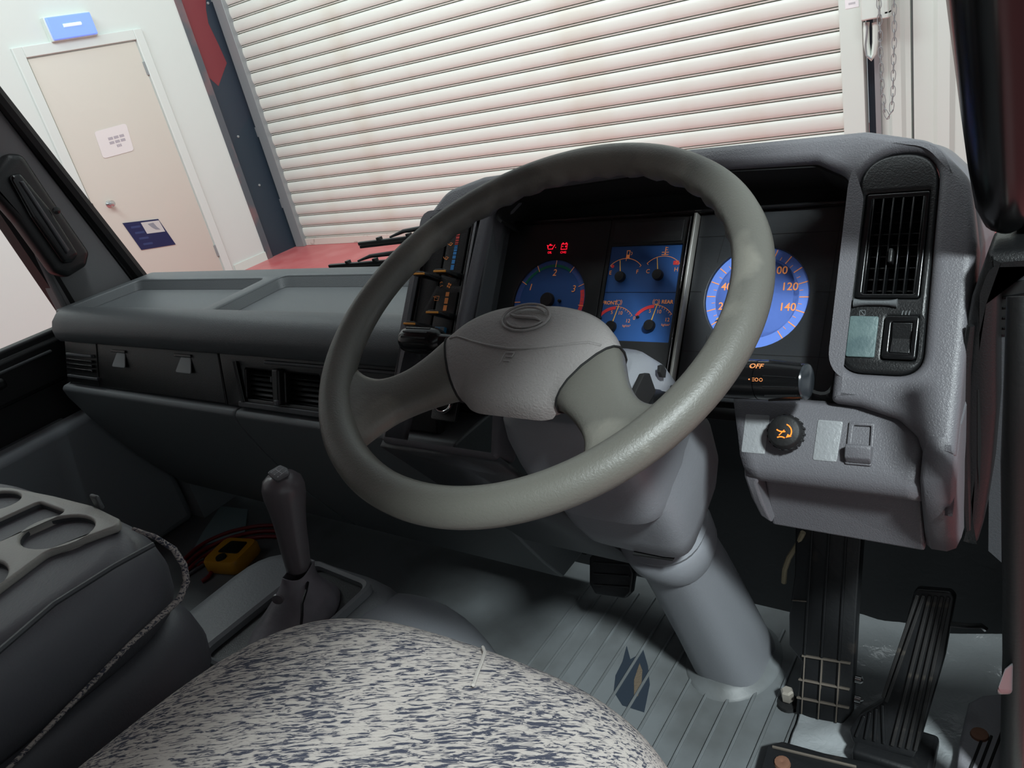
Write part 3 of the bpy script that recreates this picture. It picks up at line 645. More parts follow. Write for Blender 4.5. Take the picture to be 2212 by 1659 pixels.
# ================================================================== instrument cluster
ic = thing('instrument_cluster', FACE.p(0, -.1, 0), 'blue-dialled instrument cluster under the black binnacle hood', 'instrument cluster')
m_cl = mat('cluster_black', (34, 36, 38), .45, (300, .12)); m_cl2 = mat('cluster_black_matt', (22, 23, 24), .6)
m_dial = mat('dial_blue', (48, 92, 156), .5); m_dial2 = mat('dial_band', (72, 104, 176), .5); m_dial3 = mat('speedo_band', (98, 130, 210), .5)
m_num = mat('dial_orange_glow', (228, 142, 84), .5, emit=.18); m_green = mat('dial_green', (24, 132, 104), .5); m_dred = mat('dial_red', (222, 62, 66), .5, emit=.08)  # numerals get a faint added glow so they stay legible
m_ndl = mat('needle_amber', (236, 178, 78), .45, emit=.15); m_hub = mat('needle_hub', (20, 20, 22), .5)
plate('left_mask', FACE, rect(-.219, -.062, -.112, .104, .003), m_cl2, ic, .006, .001, holes=[circ(-.137, .0, .0545, 48)], z=.002)
plate('centre_mask', FACE, rect(-.061, .048, -.112, .104, .002), m_cl2, ic, .006, .001, holes=[rect(-.0565, .0385, -.049, .0695, .001)], z=.002)
# right mask is made of panels around the speedometer
sx, sy, SR = .132, .006, .0562
plate('right_mask', FACE, rect(.056, .245, -.112, .104, .002), m_cl, ic, .006, .001, holes=[circ(sx, sy, SR + .001, 56)], z=.002)
for a, b in (((.056, .0765), (.245, .0765)), ((.056, .0115), (.07, .0115)), ((.056, -.058), (.245, -.058)), ((.195, .0115), (.245, .0115)), ((.092, .104), (.084, .045)), ((.212, .098), (.205, -.112)), ((.084, -.04), (.082, -.112))):
    d = (Vector(b) - Vector(a)).normalized() * .0003; nrm = (-d.y, d.x)
    mark('panel_joint', FACE, [[(a[0] - nrm[0], a[1] - nrm[1]), (b[0] - nrm[0], b[1] - nrm[1]), (b[0] + nrm[0], b[1] + nrm[1]), (a[0] + nrm[0], a[1] + nrm[1])]], m_seam, ic, .0026)
plate('upper_ledge', FACE, rect(-.054, .037, .0725, .0985, .001), m_cl, ic, .004, .0006, z=.0035)
plate('lens_divider', FACE, rpoly([(.0495, -.112), (.0535, -.112), (.0555, .103), (.0515, .103)], .001), mat('lens_edge', (150, 148, 142), .3, spec=.8), ic, .012, .0015, z=.012)
plate('lens_divider', FACE, rpoly([(.0440, -.112), (.0462, -.112), (.0482, .1), (.0460, .1)], .0005), m_gloss, ic, .01, .001, z=.010)
M().box(FACE, -.2215, -.2185, -.112, .106, -.004, .010).build('lens_rim', m_gloss, ic, mods=[BEV(.001)])
M().box(FACE, -.2215, .24, .104, .1075, -.004, .010).build('lens_rim', m_gloss, ic, mods=[BEV(.001)])
plate('lens_cover', FACE, rect(-.219, .243, -.112, .104), glassmat('cluster_lens', .5), ic, .0012, z=.0150)
def needle(par, x, y, ang, L, wd, hubr, z, tail=0):
    a = math.radians(ang); f2 = FACE.at(x, y, z).rot(a)
    M().add([f2.p(-tail, -wd, 0), f2.p(L, -wd * .55, 0), f2.p(L, wd * .55, 0), f2.p(-tail, wd, 0), f2.p(-tail, 0, .0012), f2.p(L, 0, .0008)], [(0, 1, 5, 4), (4, 5, 2, 3), (1, 2, 5), (0, 4, 3), (0, 3, 2, 1)]).build('needle', m_ndl, par, 0)
    M().lathe(FACE.at(x, y, z - .002), [(hubr, 0), (hubr, .004), (hubr * .9, .0055), (.0004, .0058)], 28).build('needle_hub', m_hub, par)
# tachometer
tx, ty = -.137, 0
tc_ = plate('tachometer', FACE, circ(tx, ty, .0545, 48), m_dial, ic, .002, z=-.002)
DZ = -.0016
mk = lambda n, polys, m, par, z=DZ: mark(n, FACE, polys, m, par, z)
mk('dial_band', [arcband(tx, ty, .0465, .0545, -40, 220, 60)], m_dial2, tc_)
tick = lambda cx, cy, ang, r0, r1, w_: [(cx + r0 * math.cos(math.radians(ang)) - w_ * math.sin(math.radians(ang)), cy + r0 * math.sin(math.radians(ang)) + w_ * math.cos(math.radians(ang))), (cx + r0 * math.cos(math.radians(ang)) + w_ * math.sin(math.radians(ang)), cy + r0 * math.sin(math.radians(ang)) - w_ * math.cos(math.radians(ang))), (cx + r1 * math.cos(math.radians(ang)) + w_ * math.sin(math.radians(ang)), cy + r1 * math.sin(math.radians(ang)) - w_ * math.cos(math.radians(ang))), (cx + r1 * math.cos(math.radians(ang)) - w_ * math.sin(math.radians(ang)), cy + r1 * math.sin(math.radians(ang)) + w_ * math.cos(math.radians(ang)))]
ta_ = lambda v: 214 - 63 * v
mk('green_zone', [arcband(tx, ty, .0455, .0490, ta_(2.5), ta_(1), 24)], m_green, tc_, DZ + .0002)
mk('red_zone', [arcband(tx, ty, .0465, .0520, ta_(4.0), ta_(3.12), 16)], m_dred, tc_, DZ + .0002)
mk('scale_ticks', [tick(tx, ty, ta_(i / 2), .0450, .0545, .0004) for i in range(8)], m_num, tc_, DZ + .0004)
mk('fine_ticks', [tick(tx, ty, ta_(i / 10), .0480, .0515, .0002) for i in range(40) if i % 5], mat('fine_tick', (120, 110, 150), .5), tc_, DZ + .0003)
for v in (1, 2, 3):
    a = math.radians(ta_(v)); text('numeral', str(v), FACE, tx + .0375 * math.cos(a), ty + .0375 * math.sin(a), .0125, m_num, tc_, DZ + .0003, shear=.15)
needle(tc_, tx, ty, 212, .042, .0011, .0098, .003)
M().lathe(FACE.at(tx + .0165, ty + .0, DZ), [(.0022, 0), (.002, .003), (.0005, .0035)], 12).build('stop_peg', m_hub, tc_)
# warning lamps
m_warn = mat('warning_red', (255, 26, 52), .5, emit=1.4)
x, y = FACE.px(1193, 535)
sc_ = lambda P: [[(x + (a - x) * .62, y + (b - y) * .85) for a, b in p] for p in P]
wl = [[(x - .010, y + .001), (x - .0075, y + .003), (x - .007, y - .003), (x - .0078, y - .003)], [(x - .007, y - .0038), (x + .005, y - .0038), (x + .005, y - .0028), (x - .007, y - .0028)], [(x - .006, y + .0022), (x + .003, y + .0022), (x + .003, y + .0032), (x - .006, y + .0032)], [(x + .004, y - .0035), (x + .009, y + .0035), (x + .008, y + .004), (x + .003, y - .0025)], [(x - .0055, y + .0035), (x - .001, y + .0035), (x - .001, y + .0048), (x - .0055, y + .0048)], circ(x + .0112, y - .001, .0008, 8), [(x - .0115, y + .0035), (x - .007, y + .0025), (x - .007, y + .0015), (x - .0115, y + .0025)]]
mark('oil_lamp', FACE, sc_(wl), m_warn, ic, .0026); text('oil_lettering', 'OIL', FACE, x - .001, y - .0075, .0042, m_warn, ic, .0026)
x, y = FACE.px(1221, 534)
def frame4(x0, x1, y0, y1, t): return [rect(x0, x1, y0, y0 + t), rect(x0, x1, y1 - t, y1), rect(x0, x0 + t, y0, y1), rect(x1 - t, x1, y0, y1)]
mark('charge_lamp', FACE, sc_(frame4(x - .0075, x + .0075, y - .0048, y + .0045, .001) + [rect(x - .0055, x - .0025, y + .0045, y + .0062), rect(x + .0025, x + .0055, y + .0045, y + .0062), rect(x - .0055, x - .0022, y - .0003, y + .0007), rect(x + .0022, x + .0055, y - .0003, y + .0007), rect(x + .0034, x + .0044, y - .0015, y + .002)]), m_warn, ic, .0026)
text('charge_lettering', 'CHG', FACE, x, y - .0078, .0042, m_warn, ic, .0026)
# small gauge block
gb = plate('gauge_block', FACE, rect(-.0565, .0385, -.049, .0695, .001), m_dial, ic, .002, z=-.001)
GZ = -.0007
mkg = lambda n, polys, m, z=GZ: mark(n, FACE, polys, m, gb, z)
mkg('block_joint', [rect(-.0565, .0385, .0112, .0117)], m_seam)
h1, h2, h3, h4 = FACE.px(1343, 600), FACE.px(1424, 596), FACE.px(1323, 707), FACE.px(1406, 705)
for (hx, hy), lab in ((h1, 'EF'), (h2, 'CH')):
    mkg('gauge_arc', [arcband(hx + .002, hy - .004, .0283, .0290, 42, 136, 16), tick(hx + .002, hy - .004, 90, .0255, .029, .0003) if lab == 'EF' else tick(hx + .002, hy - .004, 50, .0255, .029, .0003), tick(hx + .002, hy - .004, 136, .0262, .029, .0003), tick(hx + .002, hy - .004, 42, .0262, .029, .0003)], m_num)
    text('numeral', lab[0], FACE, *FACE.px(*((1318, 589) if lab == 'EF' else (1399, 586))), .0072, m_num, gb, GZ)
    text('numeral', lab[1], FACE, *FACE.px(*((1376, 587) if lab == 'EF' else (1460, 582))), .0072, m_num, gb, GZ)
q = FACE.px(1323, 575); mkg('empty_mark', [circ(q[0], q[1], .0022, 12)], m_dred); q = FACE.px(1461, 567); mkg('hot_mark', [rect(q[0] - .0042, q[0] + .003, q[1] - .0025, q[1] + .0025, .001)], m_dred)
needle(gb, *h1, 100, .021, .0007, .0066, .004); needle(gb, *h2, 101, .022, .0007, .0066, .004)
q = FACE.px(1357, 549); mkg('fuel_symbol', frame4(q[0] - .0025, q[0] + .0020, q[1] - .0045, q[1] + .0050, .0008) + [rect(q[0] - .0025, q[0] + .002, q[1] - .0045, q[1] - .0005), rect(q[0] - .0033, q[0] + .0028, q[1] - .0055, q[1] - .0046), arcband(q[0] + .0033, q[1] + .001, .0014, .002, -90, 90, 8)], m_num)
q = FACE.px(1437, 543); mkg('coolant_symbol', [rect(q[0] - .0005, q[0] + .0005, q[1] - .003, q[1] + .006), rect(q[0], q[0] + .003, q[1] + .0045, q[1] + .0052), rect(q[0], q[0] + .003, q[1] + .0018, q[1] + .0025), rect(q[0] - .0045, q[0] - .001, q[1] - .0012, q[1] - .0004), rect(q[0] + .001, q[0] + .0045, q[1] - .0012, q[1] - .0004), rect(q[0] - .0045, q[0] + .0045, q[1] - .004, q[1] - .0032), circ(q[0], q[1] - .003, .0012, 10)], m_num)
for (hx, hy), nm in ((h3, 'FRONT'), (h4, 'REAR')):
    cx_, cy_ = hx + .001, hy - .003
    mkg('gauge_arc', [arcband(cx_, cy_, .0288, .0294, 38, 92, 10)] + [tick(cx_, cy_, 40 + 7.5 * i, .0265, .0294, .00025) for i in range(8)], m_num)
    mkg('red_zone', [arcband(cx_, cy_, .0255, .0294, 92, 146, 12)], m_dred, GZ + .0001)
    for v, dx, dy in (('0', -.0238, .0095), ('5', -.0045, .0187), ('10', .0072, .0180), ('12', .0190, .0085)):
        text('numeral', v, FACE, hx + dx, hy + dy, .0063, m_num, gb, GZ)
    text('unit_lettering', 'kg/cm²', FACE, hx + .0180, hy + .0025, .0040, m_num, gb, GZ)
    needle(gb, hx, hy, 77, .0275, .0007, .0068, .004)
    M().lathe(FACE.at(hx - .0185, hy + .011, GZ), [(.0016, 0), (.0014, .003), (.0004, .0034)], 10).build('stop_peg', m_hub, gb)
text('brake_lettering', 'FRONT', FACE, *FACE.px(1316, 654), .0062, m_num, gb, GZ, bold=.00012)
text('brake_lettering', 'REAR', FACE, *FACE.px(1441, 652), .0062, m_num, gb, GZ, bold=.00012)
for p in ((1336, 653), (1417, 652)):
    q = FACE.px(*p); mkg('brake_symbol', ringb(q[0], q[1], .0024, .0030) + [arcband(q[0], q[1], .0040, .0046, 130, 230, 8), arcband(q[0], q[1], .0040, .0046, -50, 50, 8)], m_num)
# speedometer
sp_ = plate('speedometer', FACE, circ(sx, sy, SR + .001, 56), m_dial, ic, .002, z=-.002)
mk('dial_band', [arcband(sx, sy, .0458, SR + .0005, -128, 232, 72)], m_dial3, sp_)
sa = lambda v: 90 + (80 - v) * 1.783
mk('scale_ticks', [tick(sx, sy, sa(v), .0462, .0562, .00055) for v in range(0, 161, 10)], m_num, sp_, DZ + .0002)
mk('fine_ticks', [tick(sx, sy, sa(v), .0462, .0502, .0003) for v in range(5, 160, 10)], m_num, sp_, DZ + .0002)
for v in (20, 40, 60, 80, 100, 120, 140):
    a = math.radians(sa(v)); text('numeral', str(v), FACE, sx + .0368 * math.cos(a), sy + .0368 * math.sin(a), .0122, m_num, sp_, DZ + .0003, bold=.00015)
needle(sp_, sx, sy, 214, .0475, .0012, .0105, .003)
# ================================================================== steering wheel
sw_ = thing('steering_wheel', WHEEL.p(0, 0, -.06), 'large grey two-spoke truck steering wheel with padded hub', 'steering wheel')
RM, RT = .2095, .0175
NR = 144; rings = []
for i in range(NR):
    a = 2 * PI * i / NR; deg = math.degrees(a) % 360
    grip = 1 if 20 < deg < 160 else 0
    wv = .0016 * math.sin(a * 42) * grip
    ring = []
    for k in range(16):
        b = 2 * PI * k / 16; rr = RT + (wv if math.cos(b) < 0 and math.sin(b) < .35 else 0)
        rad = RM + rr * math.cos(b); ring.append(WHEEL.p(rad * math.cos(a), rad * math.sin(a), rr * .95 * math.sin(b)))
    rings.append(ring)
rings.append(rings[0])
M().loft(rings, cap=False).build('rim', m_rim, sw_, 80)
half = [((0, .024), (0, -.090), -.006, .052, 3.2), ((.025, .0235), (.02, -.090), -.006, .052, 3.2), ((.055, .017), (.036, -.089), -.008, .050, 3.2), ((.080, .003), (.047, -.086), -.010, .046, 3.0), ((.098, -.019), (.056, -.082), -.013, .040, 2.8),
        ((.1125, -.044), (.072, -.091), -.014, .034, 2.6), ((.127, -.064), (.090, -.104), -.013, .031, 2.5), ((.146, -.078), (.106, -.122), -.009, .030, 2.4), ((.168, -.080), (.114, -.143), -.004, .029, 2.4), ((.192, -.070), (.115, -.166), .003, .026, 2.4), ((.202, -.060), (.112, -.178), .003, .024, 2.4)]
def sect(st, sgn, K=20):
    (ax, ay), (bx, by), wt, th, n_ = st; ring = []
    cx, cy = (ax + bx) / 2, (ay + by) / 2; ex, ey = (ax - bx) / 2, (ay - by) / 2
    for k in range(K):
        t = 2 * PI * k / K; c, s = math.cos(t), math.sin(t)
        c = math.copysign(abs(c) ** (2 / n_), c); s = math.copysign(abs(s) ** (2 / n_), s)
        h = wt - th / 2 + s * th / 2
        if s > 0 and th > .036: h -= .016 * max(0, -c - .05) ** 1.4 * min(1, (th - .036) / .01)
        ring.append(WHEEL.p(sgn * (cx + ex * c), cy + ey * c, h))
    return ring
def spline(sts, m=4):                               # Catmull-Rom refinement of the stations
    out = []
    F = [[*s[0], *s[1], s[2], s[3], s[4]] for s in sts]
    for i in range(len(F) - 1):
        p0, p1, p2, p3 = F[max(i - 1, 0)], F[i], F[i + 1], F[min(i + 2, len(F) - 1)]
        for j in range(m):
            t = j / m; q = [.5 * (2 * b + (c - a) * t + (2 * a - 5 * b + 4 * c - d) * t * t + (3 * b - a - 3 * c + d) * t ** 3) for a, b, c, d in zip(p0, p1, p2, p3)]
            out.append(((q[0], q[1]), (q[2], q[3]), q[4], q[5], q[6]))
    out.append(sts[-1]); return out
fine = spline(half)
iseam = 16
padh = fine[:iseam + 1]
mirror = [sect(s, -1) for s in reversed(padh)] + [sect(s, 1) for s in padh[1:]]
pad = M().loft(mirror).build('hub_pad', m_pad, sw_, 50, [BEV(.002)])
for sg in (-1, 1):
    M().loft([sect(s, sg) for s in fine[iseam:]]).build('spoke', m_rim, sw_, 50)
    s = fine[iseam]; s2 = (s[0], s[1], s[2] + .0008, s[3] + .0016, s[4])
    M().tube(sect(((s[0][0] + .0008, s[0][1] + .0008), (s[1][0] - .0004, s[1][1] - .0008), s[2] + .0003, s[3] + .0006, s[4]), sg), .0011, 6, closed=True).build('pad_joint', m_seam, sw_)
# raised facet line, emblem and moulded mark on the pad
PT = WHEEL.at(0, -.004, -.0055)
em = M(); em.tube([PT.p(.0265 * math.cos(2 * PI * i / 40), .0165 * math.sin(2 * PI * i / 40), 0) for i in range(40)], .0013, 8, closed=True)
ring_ = em.build('emblem_ring', m_pad, pad, 60)
em = M(); em.tube([PT.p(.0215 * math.cos(2 * PI * i / 40), .0125 * math.sin(2 * PI * i / 40), 0) for i in range(3, 19)], .0011, 8).tube([PT.p(.0215 * math.cos(2 * PI * i / 40), .0125 * math.sin(2 * PI * i / 40), 0) for i in range(23, 39)], .0011, 8)
em.build('emblem_arc', m_pad, pad, 60)
M().tube([PT.p(-.019, .0035, 0), PT.p(-.012, .0008, .0003), PT.p(0, 0, .0004), PT.p(.012, -.0008, .0003), PT.p(.019, -.0035, 0)], [.0008, .0016, .0018, .0016, .0008], 8).build('emblem_bar', m_pad, pad, 60)
def padpt(i, c, sg, lift):                          # point on the pad's upper surface at station i
    (ax, ay), (bx, by), wt, th, n_ = fine[i]; h = wt - th / 2 + th / 2 * (1 - abs(c) ** n_) ** (1 / n_) - .016 * max(0, -c - .05) ** 1.4 * min(1, max(0, (th - .036) / .01))
    return WHEEL.p(sg * ((ax + bx) / 2 + (ax - bx) / 2 * c), (ay + by) / 2 + (ay - by) / 2 * c, h + lift)
PB = Fr(padpt(0, -.33, 1, .0014), WHEEL.ux, padpt(0, -.25, 1, 0) - padpt(0, -.4, 1, 0))
em = M()
for a, b in (((-.006, -.006), (-.003, .006)), ((-.003, .006), (.008, .006)), ((-.001, .002), (.006, .002)), ((.006, .002), (.0075, .006)), ((-.0025, -.0022), (.0045, -.0022))):
    em.tube([PB.p(*a), PB.p(*b)], .0007, 6)
em.build('moulded_mark', m_pad, pad, 60)
cr = [(15, .62), (13, .42), (11, .22), (9, .08), (6, -.05), (3, -.12), (0, -.14)]
M().tube([padpt(i, c, -1, -.0003) for i, c in cr] + [padpt(i, c, 1, -.0003) for i, c in reversed(cr[:-1])], .0013, 6).build('pad_crease', m_pad, pad, 60)
M().lathe(WHEEL.at(0, 0, 0), [(.048, -.05), (.052, -.065), (.046, -.09), (.030, -.10)], 28).build('hub_boss', m_dgray, sw_)
# ================================================================== steering column
cd = V(0, .300, -.749).normalized()
C0 = WHEEL.p(0, 0, 0)
def cfr(t, dy=0): return Fr(C0 + cd * t + V(0, dy, 0), (1, 0, 0), (0, -cd.z, cd.y))    # sections across the column; y axis points forward
scn = thing('steering_column', C0 + cd * .8, 'grey steering column with shroud, bellows ring and floor tube', 'steering column')
m_col = mat('column_grey', (122, 124, 129), .42, (500, .2))
rings = []
for t, hx, hy, cy, n_ in ((.112, .060, .050, .006, 5), (.122, .072, .060, .008, 5), (.15, .080, .068, .012, 5), (.19, .083, .073, .014, 5), (.245, .082, .075, .014, 5), (.27, .076, .07, .012, 4)):
    rings.append(se(cfr(t), hx, hy, 0, n_, 32, 0, cy))
M().loft(rings).build('upper_shroud', m_col, scn, 50, [BEV(.004)])
rings = []
for t, hx, hy, cy, n_ in ((.225, .081, .075, .026, 6), (.28, .084, .077, .034, 6), (.335, .081, .074, .032, 6), (.368, .073, .066, .028, 6), (.382, .062, .058, .026, 5)):
    rings.append(se(cfr(t), hx, hy, 0, n_, 32, 0, cy))
M().loft(rings).build('lower_shroud', m_col, scn, 50, [BEV(.004)])
M().loft([se(cfr(t), r, r, 0, 2.3, 36, 0, .030) for t, r in ((.345, .052), (.396, .0535), (.402, .0575), (.410, .0545), (.416, .059), (.425, .0555), (.431, .060), (.462, .059), (.478, .054))]).build('bellows', m_col, scn, 50)
M().loft([se(cfr(t), hx, hy, 0, 2.8, 36, 0, cy) for t, hx, hy, cy in ((.455, .048, .050, .032), (.55, .051, .055, .036), (.68, .054, .060, .038), (.78, .057, .064, .038), (.83, .059, .066, .038))]).build('floor_tube', m_col, scn, 50)
cb = C0 + cd * .80
M().loft([[V(cb.x + a * math.cos(2 * PI * k / 36), cb.y + .040 + b * math.sin(2 * PI * k / 36), z) for k in range(36)] for a, b, z in ((.074, .092, FL), (.071, .088, FL + .005), (.062, .080, FL + .008), (.056, .074, FL + .02))]).build('floor_collar', m_mat, scn, 60)
M().loft([[cfr(.370, .03).p(x, y, z) for x, y, z in ((.0, -.056, .0), (.05, -.052, .0), (.05, -.064, .004), (.0, -.068, .004))], [cfr(.370, .03).p(x, y, z) for x, y, z in ((.0, -.056, .006), (.05, -.052, .006), (.05, -.064, .008), (.0, -.068, .008))]]).build('shroud_slot', m_seam, scn, 0)
# ------------------------------------------------------------------ stalks
sk = thing('light_switch_stalk', FACE.p(.13, -.085, .06), 'black light switch stalk with ribbed barrel behind the right of the wheel', 'stalk')
S0, S1 = pY(1590, 818, .655), pY(1748, 800, .655)
ax = (S1 - S0); Ls = ax.length; SF = Fr(S0, V(0, -.8, .6), ax.cross(V(0, -.8, .6))); SF = Fr(S0, V(0, .62, .79), ax.cross(V(0, .62, .79)))
if SF.un.dot(ax) < 0: SF = Fr(S0, SF.uy, SF.ux)
base_in = pX(1395, 858, -.352)
M().tube([base_in, pY(1440, 852, .665), pY(1500, 846, .66), S0 - ax * .12], [.009, .009, .010, .012], 14).build('arm', m_black, sk)
M().lathe(SF, [(.013, -.03), (.0185, -.028), (.0195, 0), (.0190, Ls * .35)], 30).build('collar', m_gloss, sk)
br_ = M().lathe(SF, [(.0188, Ls * .36), (.0190, Ls * .5), (.0165, Ls * .93), (.0165, Ls * .96)], 30).build('barrel', m_gloss, sk)
for i in range(12):
    a = 2 * PI * i / 12
    M().add([SF.p((.0192 + d) * math.cos(a + e), (.0192 + d) * math.sin(a + e), Ls * .5) for d, e in ((-.001, -.08), (.0008, 0), (-.001, .08))] + [SF.p((.0166 + d) * math.cos(a + e), (.0166 + d) * math.sin(a + e), Ls * .92) for d, e in ((-.001, -.08), (.0008, 0), (-.001, .08))], [(0, 1, 4, 3), (1, 2, 5, 4), (0, 2, 1), (3, 4, 5)]).build('barrel_rib', m_black, br_, 0)
M().lathe(SF, [(.0160, Ls * .955), (.0168, Ls * .965), (.0160, Ls * .985), (.012, Ls), (.001, Ls + .001)], 30).build('end_cap', mat('smoke_cap', (40, 44, 48), .2), sk)
ox, oy = 0, 0
for txt_, ang_, dz_ in (('OFF', 118, .30),):
    pass
def on_barrel(px, py, R_=.0194):                    # point on the barrel surface seen at an image point
    r = ray(px, py); d = SF.un; w_ = -SF.o; rp = r - d * r.dot(d); wq = w_ - d * w_.dot(d)
    A_, B_, C_ = rp.dot(rp), 2 * rp.dot(wq), wq.dot(wq) - R_ * R_; t = (-B_ - math.sqrt(max(0, B_ * B_ - 4 * A_ * C_))) / (2 * A_); p = r * t
    n_ = p - SF.o; n_ = (n_ - d * n_.dot(d)).normalized(); return p, n_
q, n_ = on_barrel(1634, 792); TF = Fr(q + n_ * .0006, SF.un, n_.cross(SF.un))
text('lettering', 'OFF', TF, 0, 0, .0078, m_num, sk, .0, bold=.0001)
q, n_ = on_barrel(1622, 793); TF = Fr(q + n_ * .0006, SF.un, n_.cross(SF.un)); mark('dot', TF, [circ(0, 0, .0008, 8)], m_num, sk, 0)
q, n_ = on_barrel(1633, 820); TF = Fr(q + n_ * .0006, SF.un, n_.cross(SF.un))
mark('lamp_symbol', TF, ringb(.0008, 0, .0012, .0017) + ringb(.0050, 0, .0012, .0017) + [rect(-.0035, -.0012, -.0002, .0002), rect(-.0035, -.0012, .0012, .0016), rect(-.0035, -.0012, -.0016, -.0012), circ(-.0065, 0, .0008, 8)], m_num, sk, 0)
px_plate('stalk_opening', -.342, [(1372, 850), (1392, 808), (1404, 806), (1418, 846), (1404, 868), (1392, 892), (1374, 885)], m_seam, scn, .006, .001, r=.003)
px_plate('screw_hole', -.3425, [(1428, 790), (1434, 788), (1440, 800), (1438, 816), (1431, 815), (1427, 804)], m_seam, scn, .004, .0005)
# ------------------------------------------------------------------ wiper stalk on the left of the column
wk = thing('wiper_stalk', C0 + cd * .12, 'black ribbed stalk end showing above the left spoke', 'stalk')
W1 = pY(872, 733, .640); W0 = pY(985, 748, .640); wa = (W0 - W1).normalized()
WF = Fr(W1, V(0, .6, .8), (-wa).cross(V(0, .6, .8)))
if WF.un.dot(wa) < 0: WF = Fr(W1, WF.uy, WF.ux)
M().lathe(WF, [(.001, -.002), (.010, -.001), (.0145, .004), (.0165, .014), (.0165, .05), (.014, .058), (.010, .062), (.009, .09)], 26).build('barrel', m_gloss, wk)
for i in range(14):
    a = 2 * PI * i / 14; f2 = WF.at(.0163 * math.cos(a), .0163 * math.sin(a), 0).rot(a); M().box(f2, -.001, .0009, -.001, .001, .010, .048).build('barrel_rib', m_black, wk, 0)
M().tube([WF.p(0, 0, .085), WF.p(0, 0, .12), C0 + cd * .13 + V(-.07, .02, 0)], .008, 12).build('arm', m_black, wk)
# ================================================================== driver's seat
def fabric():
    m = bpy.data.materials.new('streaked_seat_fabric'); m.use_nodes = True; nt = m.node_tree; b = nt.nodes['Principled BSDF']; b.inputs['Roughness'].default_value = .9; b.inputs['Specular IOR Level'].default_value = .15
    tc = nt.nodes.new('ShaderNodeTexCoord'); mp = nt.nodes.new('ShaderNodeMapping'); mp.inputs['Scale'].default_value = (62, 430, 430); mp.inputs['Rotation'].default_value = (0, 0, math.radians(-8))
    wrp = nt.nodes.new('ShaderNodeTexNoise'); wrp.inputs['Scale'].default_value = 40; wrp.inputs['Detail'].default_value = 2
    mxv = nt.nodes.new('ShaderNodeMix'); mxv.data_type = 'VECTOR'; mxv.inputs['Factor'].default_value = .006
    n1 = nt.nodes.new('ShaderNodeTexNoise'); n1.inputs['Scale'].default_value = 1; n1.inputs['Detail'].default_value = 4; n1.inputs['Roughness'].default_value = .62; n1.inputs['Distortion'].default_value = .7
    n2 = nt.nodes.new('ShaderNodeTexNoise'); n2.inputs['Scale'].default_value = 14; n2.inputs['Detail'].default_value = 2
    ad = nt.nodes.new('ShaderNodeMath'); ad.operation = 'MULTIPLY_ADD'; ad.inputs[1].default_value = .22
    cr = nt.nodes.new('ShaderNodeValToRGB'); e = cr.color_ramp.elements
    e[0].position = .515; e[0].color = (*lin((158, 151, 147)), 1); e[1].position = .56; e[1].color = (*lin((66, 68, 80)), 1)
    x = e.new(.44); x.color = (*lin((176, 168, 162)), 1)
    L = nt.links.new
    L(tc.outputs['Object'], wrp.inputs['Vector']); L(tc.outputs['Object'], mxv.inputs['A']); L(wrp.outputs['Color'], mxv.inputs['B']); vr = nt.nodes.new('ShaderNodeVectorRotate'); vr.rotation_type = 'Z_AXIS'; vr.inputs['Angle'].default_value = math.radians(-30); L(mxv.outputs['Result'], vr.inputs['Vector']); L(vr.outputs['Vector'], mp.inputs['Vector']); L(mp.outputs['Vector'], n1.inputs['Vector']); L(tc.outputs['Object'], n2.inputs['Vector'])
    L(n2.outputs['Fac'], ad.inputs[0]); sb = nt.nodes.new('ShaderNodeMath'); sb.operation = 'ADD'; sb.inputs[1].default_value = -.11
    L(n1.outputs['Fac'], sb.inputs[0]); L(sb.outputs[0], ad.inputs[2]); L(ad.outputs[0], cr.inputs['Fac']); L(cr.outputs['Color'], b.inputs['Base Color'])
    wv = nt.nodes.new('ShaderNodeTexNoise'); wv.inputs['Scale'].default_value = 900; bp = nt.nodes.new('ShaderNodeBump'); bp.inputs['Strength'].default_value = .35; bp.inputs['Distance'].default_value = .001
    L(tc.outputs['Object'], wv.inputs['Vector']); L(wv.outputs['Fac'], bp.inputs['Height']); L(bp.outputs['Normal'], b.inputs['Normal'])
    return m
m_fab = fabric()
m_vin = mat('seat_vinyl', (90, 90, 95), .5, (260, .3))
SEATX, SEATY = -.428, .055
ds = thing('driver_seat', V(SEATX, SEATY, -.62), 'driver seat cushion in grey fabric with dark blue streaks', 'seat')
rings = []
for z, s_, dyf in ((-.64, .92, 0), (-.60, .965, 0), (-.565, .99, 0), (-.53, 1.0, 0), (-.505, .992, 0), (-.485, .965, 0), (-.47, .925, 0), (-.46, .86, 0), (-.453, .76, 0), (-.449, .6, 0), (-.446, .4, 0), (-.445, .2, 0), (-.445, .05, 0)):
    ring = []
    for i in range(64):
        t = 2 * PI * i / 64; c, s = math.cos(t), math.sin(t); n_ = 4.2
        x = .262 * math.copysign(abs(c) ** (2 / n_), c) * s_; y = .315 * math.copysign(abs(s) ** (2 / n_), s) * s_
        if y > 0: y += .022 * (1 - (x / .262) ** 2) * s_
        ring.append(V(SEATX + x, SEATY + y, z + .010 * (y / .3) * (1 if y < 0 else -1) - .012 * (x / .262) ** 2 * s_))
    rings.append(ring)
cu_ = M().loft(rings).build('cushion', m_fab, ds, 80, [SUB(1)])
sm = [pZ(1043, 1398, -.474), pZ(1047, 1410, -.467), pZ(1040, 1432, -.4595), pZ(1030, 1456, -.4545), pZ(1022, 1480, -.4515)]
M().tube(sm, .0016, 6).build('seam_piping', mat('piping', (172, 166, 160), .8), ds)
M().box(WORLD, SEATX - .22, SEATX + .22, -.22, .28, -.80, -.63).build('seat_base', m_black, ds, mods=[BEV(.02)])
